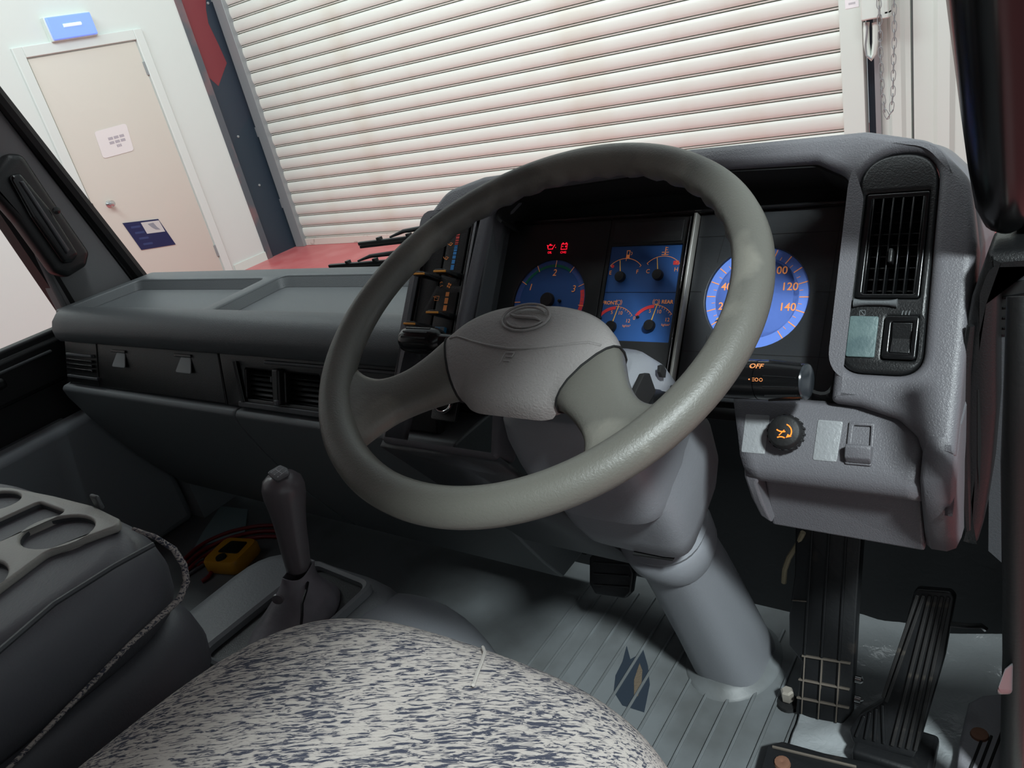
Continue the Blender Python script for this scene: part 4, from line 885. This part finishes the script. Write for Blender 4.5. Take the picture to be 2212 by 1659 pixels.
M().box(WORLD, SEATX - .24, SEATX - .2, -.25, .25, FL, -.79).build('seat_rail', m_black, ds); M().box(WORLD, SEATX + .2, SEATX + .24, -.25, .25, FL, -.79).build('seat_rail', m_black, ds)
# ================================================================== folded centre seat with cup tray
cs = thing('folded_centre_seat', V(-1.07, .1, -.62), 'folded-down centre seat in dark vinyl with a cup holder tray on top', 'seat')
def pillow(xa, xb, ya, yb, za, zb, n_=5, m=0, k=48):
    cx, cy, hx, hy = (xa + xb) / 2, (ya + yb) / 2, (xb - xa) / 2, (yb - ya) / 2; rr = []
    for f, s_ in ((0, .90), (.10, .955), (.25, .985), (.5, 1), (.75, .985), (.9, .955), (.97, .92), (1, .86)):
        z = za + (zb - za) * f
        rr.append([V(cx + (hx - (1 - s_) * .25) * math.copysign(abs(math.cos(t)) ** (2 / n_), math.cos(t)), cy + (hy - (1 - s_) * .25) * math.copysign(abs(math.sin(t)) ** (2 / n_), math.sin(t)), z) for t in [2 * PI * i / k for i in range(k)]])
    return M().loft(rr)
bk = pillow(-1.36, -.822, -.32, .352, -.545, -.425, 7).build('back_shell', m_vin, cs, 50)
pillow(-1.35, -.83, -.30, .358, -.66, -.545, 7).build('seat_cushion', m_vin, cs, 50)
# fabric edge strips showing at the front
pe = [pZ(288, 1142, -.424), pZ(335, 1160, -.430), pX(375, 1186, -.84), pX(398, 1222, -.828), pX(403, 1256, -.823), pX(388, 1294, -.821), pX(340, 1338, -.821), pX(280, 1392, -.8205), V(-.8205, .1, -.537), V(-.8205, -.2, -.537)]
M().tube(pe, [.002, .003, .0038, .004, .004, .004, .0035, .003, .0025, .0025], 8).build('fabric_edge', m_fab, cs, 60)
TR = Fr((0, 0, -.4215), (1, 0, 0), (0, 1, 0))
tp = [TR.px(*q) for q in ((-160, 1100), (-40, 1058), (29, 1060), (120, 1078), (205, 1100), (262, 1128), (262, 1142), (102, 1201), (0, 1278), (-160, 1400))]
def oval(cx, cy, a, b, ang, n=28):
    c, s = math.cos(math.radians(ang)), math.sin(math.radians(ang)); return [TR.px(cx + a * math.cos(2 * PI * i / n) * c - b * math.sin(2 * PI * i / n) * s, cy + a * math.cos(2 * PI * i / n) * s + b * math.sin(2 * PI * i / n) * c) for i in range(n)]
holes = [oval(127, 1157, 84, 31, -14), oval(-12, 1090, 62, 19, -10), oval(-40, 1255, 64, 34, -18), rpoly([TR.px(*q) for q in ((88, 1091), (149, 1113), (2, 1178), (-110, 1228), (-130, 1190))], .01)]
tray = plate('cup_tray', TR, rpoly(tp, .012), mat('tray_grey', (152, 149, 143), .45, (300, .3)), cs, .01, .003, holes=holes, z=.006, res=3)
for i, h in enumerate(holes):
    cx = sum(p[0] for p in h) / len(h); cy = sum(p[1] for p in h) / len(h)
    M().loft([[TR.p(cx + (x - cx) * s_, cy + (y - cy) * s_, zz) for x, y in h] for s_, zz in ((1.0, .002), (.96, -.03), (.9, -.05))], cap=False).build('cup_well', m_dgray, tray, 60)
    M().flat(TR, [(cx + (x - cx) * .9, cy + (y - cy) * .9) for x, y in h], -.05).build('well_floor', m_dgray, tray, 0)
rim_ = [((p[0] + p2[0]) / 2, (p[1] + p2[1]) / 2) for p, p2 in zip(tp[4:9], tp[4:9])]
M().tube([TR.p(*TR.px(*q), .0035) for q in ((336, 1181), (250, 1228), (120, 1310), (0, 1414), (-60, 1470))], .003, 6).build('shell_seam', m_dgray, bk)
M().box(TR, *sorted((TR.px(205, 1098)[0], TR.px(222, 1102)[0])), *sorted((TR.px(205, 1098)[1], TR.px(205, 1090)[1])), .0, .02).build('latch', m_gray2, cs, mods=[BEV(.003)])
# ================================================================== low box between the seats
sb_ = thing('seat_side_box', V(-.78, .2, FL), 'low dark storage box with a lid wedged between the two seats', 'box')
M().box(WORLD, -.815, -.70, -.3, .318, FL, -.665).build('box_body', m_dgray, sb_, mods=[BEV(.015)])
M().box(WORLD, -.815, -.745, .17, .262, -.668, -.655).build('lid', m_gray2, sb_, mods=[BEV(.004)])
M().box(WORLD, -.80, -.75, .158, .168, -.668, -.652).build('lid_hinge', m_black, sb_, mods=[BEV(.003)])
M().tube([V(-.805, .296, -.668), V(-.79, .298, -.658), V(-.70, .296, -.658)], .013, 12).build('front_bar', m_dgray, sb_)
# ================================================================== gear lever and its console
gc = thing('gear_console', V(-.93, .4, FL), 'grey moulded gear console with a recessed black tray', 'console')
CT = Fr((0, 0, -.70), (1, 0, 0), (0, 1, 0))
def rrect3(xa, xb, ya, yb, r, z): return [V(x, y, z) for x, y in rect(xa, xb, ya, yb, r, 6)]
m_con = mat('console_grey', (116, 119, 122), .48, (240, .35))
M().loft([rrect3(-1.20, -.74, .34, .70, .10, FL), rrect3(-1.17, -.76, .34, .67, .10, -.86), rrect3(-1.13, -.785, .34, .615, .09, -.735), rrect3(-1.115, -.797, .34, .60, .08, -.712), rrect3(-1.09, -.82, .345, .58, .06, -.7035)]).build('console_body', m_con, gc, 50)
ty = [CT.px(*q) for q in ((487, 1418), (492, 1392), (612, 1268), (690, 1232), (806, 1268), (818, 1290), (768, 1345), (700, 1420))]
tb = rpoly([(-.985, .36), (-.832, .36), (-.828, .575), (-.975, .585)], .02)
tin = [(-.906 + (x + .906) * .88, .47 + (y - .47) * .92) for x, y in tb]
M().loft([[CT.p(x, y, z) for x, y in ring] for ring, z in ((tb, -.002), (tb, .010), ([(-.906 + (x + .906) * .95, .47 + (y - .47) * .965) for x, y in tb], .013), (tin, .009), (tin, -.002))], cap=False).build('tray_rim', m_con, gc, 50)
plate('tray_floor', CT, tin, m_black, gc, .003, z=.0)
dm = M(); rings = []
for k in range(15):
    a = (PI / 2) * k / 14; c_, s_ = math.cos(a), math.sin(a)
    rings.append([V(-.80 + .185 * c_ ** .8 * math.cos(2 * PI * i / 40), .50 + .20 * c_ ** .8 * math.sin(2 * PI * i / 40), -.99 + .285 * s_ ** .9) for i in range(40)])
dm.loft(rings).build('console_dome', m_col, gc, 80)
gl = thing('gear_lever', V(-.90, .5, -.70), 'dark grey gear lever with shift pattern cap and torn leather boot', 'gear lever')
GB, GT = pX(645, 1228, -.90), pX(606, 1020, -.90); ga = GT - GB; gL = ga.length
GF = Fr(GB, V(1, 0, 0), ga.cross(V(1, 0, 0)))
if GF.un.dot(ga) < 0: GF = Fr(GB, GF.uy, GF.ux)
m_knob = mat('knob_grey', (100, 95, 98), .3, (90, .06))
M().lathe(GF, [(.012, -.005), (.0175, 0), (.0185, .01), (.0205, gL * .25), (.0225, gL * .45), (.0255, gL * .62), (.0295, gL * .76), (.0300, gL * .85), (.0270, gL * .93), (.018, gL * .985), (.008, gL * 1.0), (.0005, gL * 1.002)], 32).build('knob', m_knob, gl, 60)
cap_n = (-(GB.lerp(GT, .93)).normalized() * .75 + ga.normalized() * .9 + V(-.25, 0, 0)).normalized()
KC = GB.lerp(GT, .865) + cap_n * .0252
KF = Fr(KC, V(1, 0, 0) - cap_n * cap_n.x, cap_n.cross(V(1, 0, 0) - cap_n * cap_n.x)).rot(math.radians(-8))
cp_ = plate('pattern_cap', KF, rpoly([(-.013, -.010), (.012, -.012), (.016, .008), (.004, .013), (-.010, .011)], .005), mat('cap_grey', (92, 92, 94), .25), gl, .004, .0012, z=.0022)
mc = mat('cap_print', (188, 188, 190), .5)
mark('shift_lines', KF, [rect(-.007, .008, .0008, .0015), rect(-.0074, -.0067, -.003, .005), rect(-.0003, .0004, -.003, .005), rect(.0073, .008, -.003, .005)], mc, cp_, .0025)
for s_, x, y in (('1', -.007, .0072), ('3', 0, .0072), ('5', .0077, .0072), ('2', -.007, -.006), ('4', 0, -.006), ('6', .0077, -.006)): text('numeral', s_, KF, x, y, .0042, mc, cp_, .0025)
m_boot = mat('boot_leather', (126, 122, 128), .5, (60, .5), var=((100, 97, 102), 12, .4, .6))
B2 = V(-.900, .475, -.70); rings = []
for f, r, w_ in ((0, .078, .3), (.12, .072, .5), (.3, .057, .6), (.5, .044, .6), (.7, .032, .5), (.88, .026, .3), (1.0, .027, .2)):
    c = B2.lerp(GB, f); rings.append([V(c.x + r * .72 * math.cos(t) * (1 + .05 * w_ * math.sin(5 * t + f * 6)), c.y + r * 1.0 * math.sin(t) * (1 + .05 * w_ * math.cos(4 * t + f * 5)), c.z + (.004 * math.sin(t * 3) if f == 1 else 0)) for t in [2 * PI * i / 36 for i in range(36)]])
bt_ = M().loft(rings, cap=False).build('boot', m_boot, gl, 60, [SOL(.002, 0), SUB(1)])
sp1 = [pX(672, 1245, -.885), pX(668, 1265, -.872), pX(660, 1290, -.862), pX(660, 1315, -.855), pX(658, 1335, -.85)]
M().tube([p + V(.006, -.012, 0) for p in sp1], .0022, 6).build('boot_seam', m_black, gl)
M().lathe(Fr(pX(617, 1263, -.905) + V(.014, -.026, 0), V(1, .6, 0), V(0, 0, 1)), [(.0085, 0), (.008, .003), (.001, .004)], 16).build('press_stud', m_knob, gl)
# ================================================================== pedals
m_pedal = mat('pedal_rubber', (20, 21, 23), .45, (150, .2), var=((52, 46, 42), 30, .62, .8))
m_wear = mat('worn_edge', (92, 84, 76), .7)
def pedal_plane(b, up): return Fr(b, (1, 0, 0), up)
ap = thing('accelerator_pedal', V(-.17, .79, FL), 'ribbed black accelerator pedal at the far right of the footwell', 'pedal')
AP = pedal_plane(pZ(1900, 1600, -.945), (0, .42, .9))
pad_o = [AP.px(*q) for q in ((1976, 1272), (2054, 1278), (2063, 1292), (2040, 1420), (1988, 1600), (1975, 1640), (1842, 1608), (1834, 1578), (1856, 1545), (1905, 1515), (1920, 1480))]
plate('pad', AP, rpoly(pad_o, .008), m_pedal, ap, .02, .003, z=0)
for i in range(6):
    t = (i + .5) / 6; a, b = AP.px(1976 + 80 * t, 1284 + 6 * t), AP.px(1886 + 100 * t if i > 1 else 1905 + 40 * t, 1600 + 22 * t if i > 1 else 1500 + 60 * t); d = (Vector(b) - Vector(a)).normalized()
    f2 = AP.at(a[0], a[1], 0); f2 = Fr(f2.o, f2.ux * d.x + f2.uy * d.y, f2.uy * d.x - f2.ux * d.y); L = (Vector(b) - Vector(a)).length
    M().box(f2, 0, L, -.0022, .0022, -.001, .004).build('tread_rib', mat('scuffed_rubber', (34, 33, 33), .5, (80, .2), var=((92, 84, 74), 45, .58, .75)), ap, mods=[BEV(.001)])
for i in range(4):
    a, b = AP.px(1868 + 13 * i, 1545 - 8 * i), AP.px(1850 + 20 * i, 1590 + 5 * i); d = (Vector(b) - Vector(a)).normalized(); f2 = AP.at(a[0], a[1], 0); f2 = Fr(f2.o, f2.ux * d.x + f2.uy * d.y, f2.uy * d.x - f2.ux * d.y)
    M().box(f2, 0, (Vector(b) - Vector(a)).length, -.0018, .0018, -.001, .004).build('tread_rib', m_pedal, ap, mods=[BEV(.001)])
M().tube([pY(2050, 1348, .86), pY(2085, 1352, .87), pY(2120, 1352, .88), pY(2130, 1360, .88)], .0035, 8).build('pivot_rod', m_chrome, ap)
M().box(WORLD, -.215, -.12, .76, .83, FL, -.955).build('pedal_foot', m_pedal, ap, mods=[BEV(.006)])
bp_ = thing('brake_pedal', V(-.27, .83, FL), 'long black brake pedal with a grid tread beside the column', 'pedal')
BP = pedal_plane(pZ(1780, 1548, -.972), (0, .40, .9))
po = [BP.px(*q) for q in ((1718, 1120), (1864, 1130), (1852, 1300), (1846, 1420), (1838, 1545), (1818, 1566), (1728, 1548), (1718, 1538), (1732, 1430), (1704, 1395), (1704, 1330), (1716, 1240))]
plate('pad', BP, rpoly(po, .005), m_pedal, bp_, .022, .003)
def bar(fr, a, b, wd, h, nm, m, par):
    a, b = Vector(fr.px(*a)), Vector(fr.px(*b)); d = (b - a); L = d.length; d.normalize(); f2 = fr.at(a.x, a.y, 0); f2 = Fr(f2.o, f2.ux * d.x + f2.uy * d.y, f2.uy * d.x - f2.ux * d.y)
    M().box(f2, 0, L, -wd, wd, -.001, h).build(nm, m, par, mods=[BEV(.0008)])
for a, b in (((1756, 1130), (1732, 1540)), ((1793, 1130), (1768, 1552)), ((1830, 1130), (1806, 1560))): bar(BP, a, b, .0016, .004, 'tread_rib', m_pedal, bp_)
for a, b in (((1733, 1415), (1838, 1432)), ((1726, 1466), (1836, 1488)), ((1722, 1505), (1835, 1528))): bar(BP, a, b, .0014, .0045, 'tread_rib', m_wear, bp_)
for a, b in (((1740, 1417), (1733, 1540)), ((1777, 1422), (1769, 1551)), ((1815, 1428), (1807, 1558))): bar(BP, a, b, .0009, .0052, 'tread_rib', m_wear, bp_)
bar(BP, (1712, 1296), (1748, 1299), .0008, .003, 'tread_scuff', m_wear, bp_)
for p in ((1846, 1470), (1845, 1512)): M().lathe(Fr(BP.p(*BP.px(*p), -.006), BP.uy, BP.un), [(.006, 0), (.006, .008), (.003, .010), (.0005, .011)], 10).build('rivet', m_chrome, bp_)
cp2 = thing('clutch_pedal', V(-.60, .85, -.86), 'dark hanging clutch pedal in the shade left of the column', 'pedal')
CP = Fr(pX(1320, 1240, -.575), (1, 0, 0), (0, .45, .9))
cq = [CP.px(*q) for q in ((1272, 1205), (1290, 1188), (1355, 1195), (1368, 1240), (1362, 1280), (1348, 1294), (1285, 1285), (1272, 1262))]
plate('pad', CP, rpoly(cq, .006), m_pedal, cp2, .016, .004)
for i in range(3): bar(CP, (1283, 1215 + 24 * i), (1360, 1220 + 24 * i), .0015, .003, 'tread_rib', m_pedal, cp2)
M().tube([CP.p(0, .0, -.01), CP.p(0, .06, -.05), CP.p(0, .25, -.08), V(-.575, 1.085, -.56)], .010, 8).build('arm', m_black, cp2)
hp = thing('heel_plate', V(-.33, .73, FL), 'black rubber heel plate with a rusty screw on the footwell floor', 'plate')
HP = Fr((0, 0, -.965), (1, 0, 0), (0, 1, 0))
plate('plate', HP, rpoly([HP.px(*q) for q in ((1640, 1665), (1656, 1608), (1690, 1600), (1780, 1625), (1905, 1650), (1960, 1672), (1950, 1760), (1620, 1760))], .006), m_pedal, hp, .02, .003)
bar(HP, (1668, 1614), (1850, 1658), .0014, .003, 'edge_line', m_wear, hp)
q = HP.px(1690, 1650); M().lathe(HP.at(q[0], q[1], 0), [(.011, 0), (.010, .004), (.004, .005), (.0005, .0035)], 14).build('screw', mat('rust', (128, 92, 74), .7, metal=.4), hp)
bo = thing('floor_bolt', pZ(1700, 1525, FL), 'short hex-headed bolt standing left of the brake pedal', 'bolt')
q = pZ(1703, 1520, FL); BF = Fr(q, (1, 0, 0), (0, 1, 0))
M().lathe(BF, [(.018, 0), (.016, .004), (.006, .006), (.006, .012)], 20).build('washer', m_rubber, bo); M().lathe(BF, [(.009, .010), (.0095, .012), (.0095, .026), (.007, .029), (.0005, .029)], 6).build('hex_head', mat('zinc', (176, 168, 158), .4, metal=.5), bo, 20)
# ------------------------------------------------------------------ floor mat ribs and wear
x = -.74
while x < -.12:
    M().box(WORLD, x - .0022, x + .0022, .05, .98, FL - .001, FL + .0035).build('mat_rib', m_mat, fl, mods=[BEV(.001, 2)]); x += .0335
wp_ = Fr((0, 0, FL), (1, 0, 0), (0, 1, 0))
mark('worn_patch', wp_, [[wp_.px(*q) for q in ((1354, 1396), (1362, 1425), (1385, 1412), (1388, 1398), (1400, 1440), (1404, 1480), (1392, 1540), (1345, 1525), (1326, 1495), (1330, 1460), (1345, 1430))]], mat('patch_navy', (40, 48, 58), .5), fl, .0012)
mark('worn_hole', wp_, [[wp_.px(*q) for q in ((1382, 1434), (1388, 1450), (1386, 1480), (1378, 1506), (1370, 1504), (1370, 1470))]], mat('patch_brown', (92, 80, 66), .9, (200, 1)), fl, .0018)
# ================================================================== near right: footwell side, sill, door edge
kp = M().box(WORLD, -.042, -.02, .76, 1.06, FL, -.34).build('wall_kick', m_rubber, smooth=0); tag(kp, kind='structure')
vn = thing('insulation_mat', V(-.1, .9, FL), 'shiny grey wrinkled insulation mat beside the accelerator pedal', 'mat')
IM = Fr((0, 0, FL + .004), (1, 0, 0), (0, 1, 0)); g = M(); nu, nv = 12, 24; random.seed(3)
rows_ = []
for j in range(nv + 1):
    t = j / nv; y = .70 + .34 * t
    rows_.append([V(-.30 + .25 * i / nu, y, FL + .004 + (.05 * max(0, (i / nu - .45)) ** 1.5) + .010 * noise.noise(V(i * .55, j * .45, 1.3)) + .004 * noise.noise(V(i * 1.7, j * 1.4, 4.1)) + (.02 * t)) for i in range(nu + 1)])
g.loft(rows_, cap=False, closed=False).build('sheet', mat('shiny_vinyl', (140, 144, 146), .24, (90, 1.0)), vn, 70, [SOL(.003, 0), SUB(1)])
sl = thing('sill_trim', V(-.06, .85, FL), 'grey ribbed sill trim with a rusty screw at the bottom right', 'trim')
q = [pZ(*p, -.95) for p in ((2062, 1680), (2072, 1600), (2092, 1515), (2120, 1500), (2196, 1492), (2200, 1560), (2190, 1680))]
plate('trim_plate', Fr((0, 0, -.95), (1, 0, 0), (0, 1, 0)), [(p.x, p.y) for p in q], mat('sill_grey', (128, 127, 132), .45, (300, .3)), sl, .03, .006)
SF2 = Fr((0, 0, -.95), (1, 0, 0), (0, 1, 0))
for a in ((2120, 1600), (2142, 1590), (2165, 1580)): bar(SF2, a, (a[0] - 34, a[1] + 90), .0016, .002, 'trim_groove', m_seam, sl)
s5 = SF2.px(2116, 1588); M().lathe(SF2.at(s5[0], s5[1], 0), [(.011, 0), (.010, .003), (.005, .004), (.0005, .003)], 16).build('screw', MATS['rust'], sl)
M().loft([[pX(*p, x) for p in ((2150, 1500), (2172, 1440), (2200, 1420), (2205, 1500))] for x in (-.035, -.055)]).build('trim_upstand', m_gray2, sl, 50, [BEV(.004)])
dsl = thing('door_seal', V(-.02, .6, -.6), 'black rubber door seal running down the right edge', 'seal')
M().tube([pY(2214, 640, .60), pY(2208, 820, .58), pY(2198, 1000, .60), pY(2196, 1200, .64), pY(2194, 1420, .68), pY(2190, 1500, .70), pY(2184, 1700, .72)], .011, 12).build('seal_tube', m_rubber, dsl)
wsl = thing('painted_sill', V(.0, .7, -1.0), 'sliver of white painted door sill at the bottom right corner', 'sill')
M().box(WORLD, -.022, .04, .3, .75, -1.0, -.9).build('sill', m_pinkw, wsl, mods=[BEV(.01)])
de = thing('door_end_trim', V(-.06, .72, -.6), 'black curved door-edge moulding beside the right dash end', 'trim')
DF = Fr((0, .715, 0), (1, 0, 0), (0, 0, 1))
band_px = [(2132, 548), (2212, 545), (2260, 548), (2260, 590), (2168, 596), (2152, 640), (2150, 760), (2150, 900), (2138, 1040), (2122, 1140), (2108, 1186), (2082, 1184), (2070, 1120), (2062, 1000), (2060, 880), (2070, 770), (2096, 650)]
plate('edge_moulding', DF, rpoly([DF.px(*q) for q in band_px], .006), m_black, de, .07, .012, res=3)
M().tube([DF.p(*DF.px(*q), .003) for q in ((2098, 700), (2082, 800), (2078, 920), (2082, 1040), (2090, 1140))], [.003, .006, .007, .006, .003], 8).build('moulding_bead', m_black, de)
mark('moulding_slot', DF, [[DF.px(*q) for q in ((2112, 840), (2116, 840), (2120, 950), (2116, 1060), (2112, 1000))]], m_seam, de, .0006)
DF2 = DF.at(0, 0, -.05)
plate('door_inner', DF2, [DF2.px(*q) for q in ((2140, 590), (2260, 590), (2260, 1300), (2135, 1190))], m_dgray, de, .01)
for i in range(4): bar(DF2, (2166, 640 + 22 * i), (2230, 630 + 22 * i), .0012, .004, 'demister_slat', m_gloss, de)
plate('demister_vent', DF2, rpoly([DF2.px(*q) for q in ((2160, 612), (2240, 600), (2240, 712), (2160, 722))], .003), m_seam, de, .004, .0005, z=.003)
# right pillar grab handle and pillar
rg = thing('grab_handle', pY(2165, 490, .74), 'large black grab handle hanging at the top right corner', 'grab handle')
pa = [(2174, 484, .765), (2174, 466, .757), (2173, 430, .745), (2170, 340, .725), (2164, 220, .70), (2158, 100, .675), (2152, 0, .655), (2146, -120, .63)]
rad = [.010, .0175, .0225, .0255, .027, .028, .0285, .029]
M().tube([pY(a, b, c) for a, b, c in pa], rad, 20).build('grip', m_gloss, rg, 60)
M().tube([pY(a - 14, b, c - .018) for a, b, c in pa[2:]], [.003, .005, .006, .006, .006, .006], 8).build('grip_ridge', m_black, rg, 60)
M().tube([pY(a + 70, b + 0, c + .03) for a, b, c in pa[1:]], [.02, .026, .03, .032, .034, .034, .034], 16).build('mounting', mat('flat_black', (8, 8, 9), .9, spec=.1), rg, 60)
# ================================================================== wipers outside the windscreen
m_wip = mat('wiper_black', (26, 30, 30), .4)
for i, (a, b, c, lab) in enumerate((((776, 527), (905, 511), (1000, 500), 'black wiper blade lying highest along the windscreen base'), ((712, 575), (880, 561), (1000, 552), 'black wiper blade lying just above the dash tray'))):
    t = thing('wiper', pY(*a, 1.06), lab, 'wiper', 'windscreen wipers')
    A, B, C = pY(*a, 1.06), pY(*b, 1.06), pY(*c, 1.06)
    d = (C - A).normalized(); f2 = Fr(A, d, (0, 0, 1))
    L = (C - A).length
    M().box(f2, 0, L, -.003, .004, -.004, .004).build('blade', m_wip, t, mods=[BEV(.0015)])
    M().box(f2, .0, L, -.009, -.004, -.0015, .0015).build('rubber_edge', m_rubber, t, 0)
    M().tube([f2.p(.09, .006, .0), f2.p(.13, .014, .0), f2.p(.2, .016, 0), f2.p(L, .012, 0)], [.002, .004, .005, .005], 8).build('arm', m_wip, t)
    M().tube([f2.p(L, .012, 0), f2.p(L + .04, 0, 0), V(C.x + .05, 1.075, -.42)], .005, 8).build('arm_link', m_wip, t)
    for k_ in (.06, .14, .24): M().box(f2, k_ - .004, k_ + .004, .002, .009, -.005, .005).build('claw', m_wip, t)
cw = thing('wiper_cowl', pY(830, 580, 1.08), 'black wiper pivot cover showing just above the tray behind the rim', 'cover')
M().loft([[pY(765, 598, 1.07), pY(830, 566, 1.07), pY(1000, 556, 1.07), pY(1000, 600, 1.07)], [p + V(0, .03, 0) for p in (pY(765, 598, 1.07), pY(830, 566, 1.07), pY(1000, 556, 1.07), pY(1000, 600, 1.07))]]).build('cover', m_wip, cw, 0, [BEV(.004)])
M().box(WORLD, -1.5, -.3, 1.07, 1.11, -.50, -.405).build('cowl_panel', m_wip, cw, 0)
# ================================================================== clutter on the far floor
mm = thing('multimeter', pZ(508, 1222, FL), 'yellow handheld multimeter lying on the far footwell floor', 'multimeter')
MF = Fr(pZ(508, 1214, FL + .0), (.97, .22, 0), (-.22, .97, 0))
M().loft([[MF.p(x, y, z) for x, y in rect(-.052 * s_, .052 * s_, -.048 * s_, .048 * s_, .02)] for z, s_ in ((0, .92), (.006, 1), (.030, 1), (.036, .93))]).build('case', mat('meter_yellow', (196, 140, 30), .4), mm, 50)
plate('display', MF, rpoly([(-.030, -.012), (.034, -.012), (.030, .032), (-.022, .032)], .008), mat('meter_screen', (38, 34, 28), .3), mm, .003, .0006, z=.0375)
M().lathe(MF.at(.0, -.030, .036), [(.013, 0), (.012, .005), (.0005, .006)], 20).build('dial', m_rubber, mm)
m_lead = mat('red_lead', (124, 26, 30), .4)
def lead(name, pts, r, lab, m=m_lead):
    t = thing(name, pZ(*pts[0], FL), lab, 'cable'); P = [pZ(a, b, FL + r + .002 * (i % 2)) for i, (a, b) in enumerate(pts)]; out = []
    for i in range(len(P) - 1):
        for j in range(5):
            t_ = j / 5; p0, p1, p2, p3 = P[max(i - 1, 0)], P[i], P[i + 1], P[min(i + 2, len(P) - 1)]
            out.append(.5 * (2 * p1 + (p2 - p0) * t_ + (2 * p0 - 5 * p1 + 4 * p2 - p3) * t_ * t_ + (3 * p1 - p0 - 3 * p2 + p3) * t_ ** 3))
    out.append(P[-1]); M().tube(out, r, 8).build('lead', m, t, 60); return t
for i in range(3): lead('test_lead', [(398, 1240 - 16 * i), (425, 1214 - 15 * i), (455, 1194 - 14 * i), (500, 1174 - 13 * i), (560, 1160 - 12 * i), (620, 1160 - 12 * i)], .005, ('lowest of three dark red test leads behind the multimeter', 'middle one of three dark red test leads behind the multimeter', 'topmost of three dark red test leads behind the multimeter')[i])
lead('test_lead', [(436, 1256), (452, 1244), (458, 1228), (450, 1216), (438, 1216), (428, 1224)], .005, 'dark red test lead curled in a loop left of the multimeter')
for i in range(2): lead('test_probe', [(396, 1248 - 12 * i), (420, 1232 - 12 * i), (440, 1220 - 12 * i)], .004, ('lower of two slim grey probe tips left of the multimeter', 'upper of two slim grey probe tips left of the multimeter')[i], m_gray)
cl = thing('test_clip', pZ(585, 1235, FL), 'bright red test clip right of the multimeter', 'clip')
M().tube([pZ(566, 1222, FL + .012), pZ(582, 1216, FL + .014), pZ(602, 1214, FL + .014), pZ(612, 1232, FL + .012), pZ(600, 1250, FL + .008)], [.006, .012, .014, .012, .006], 10).build('clip_body', mat('clip_red', (200, 44, 34), .4), cl)
pg = thing('blue_paper', pZ(500, 1130, FL), 'pale blue paper sheet on the dark far footwell floor', 'paper')
plate('sheet', wp_, [wp_.px(*q) for q in ((478, 1095), (536, 1102), (530, 1150), (420, 1186), (440, 1150))], mat('paper_blue', (130, 152, 156), .7), pg, .002, z=.003)
br2 = thing('white_bracket', pY(455, 1060, .93), 'cream triangular metal bracket under the far dash corner', 'bracket')
BK = Fr((0, .93, 0), (1, 0, 0), (0, 0, 1)); plate('bracket_plate', BK, [BK.px(*q) for q in ((415, 1000), (490, 1020), (492, 1036), (450, 1086), (438, 1080), (420, 1030))], mat('cream_metal', (152, 146, 134), .6), br2, .012, .002)
wi = thing('loose_wire', pY(1700, 1250, .92), 'short beige wire dangling left of the brake pedal top', 'wire')
M().tube([pY(1735, 1150, .92), pY(1722, 1178, .92), pY(1704, 1205, .915), pY(1695, 1230, .91), pY(1693, 1258, .91)], .004, 8).build('wire', mat('beige_wire', (150, 138, 112), .6), wi)
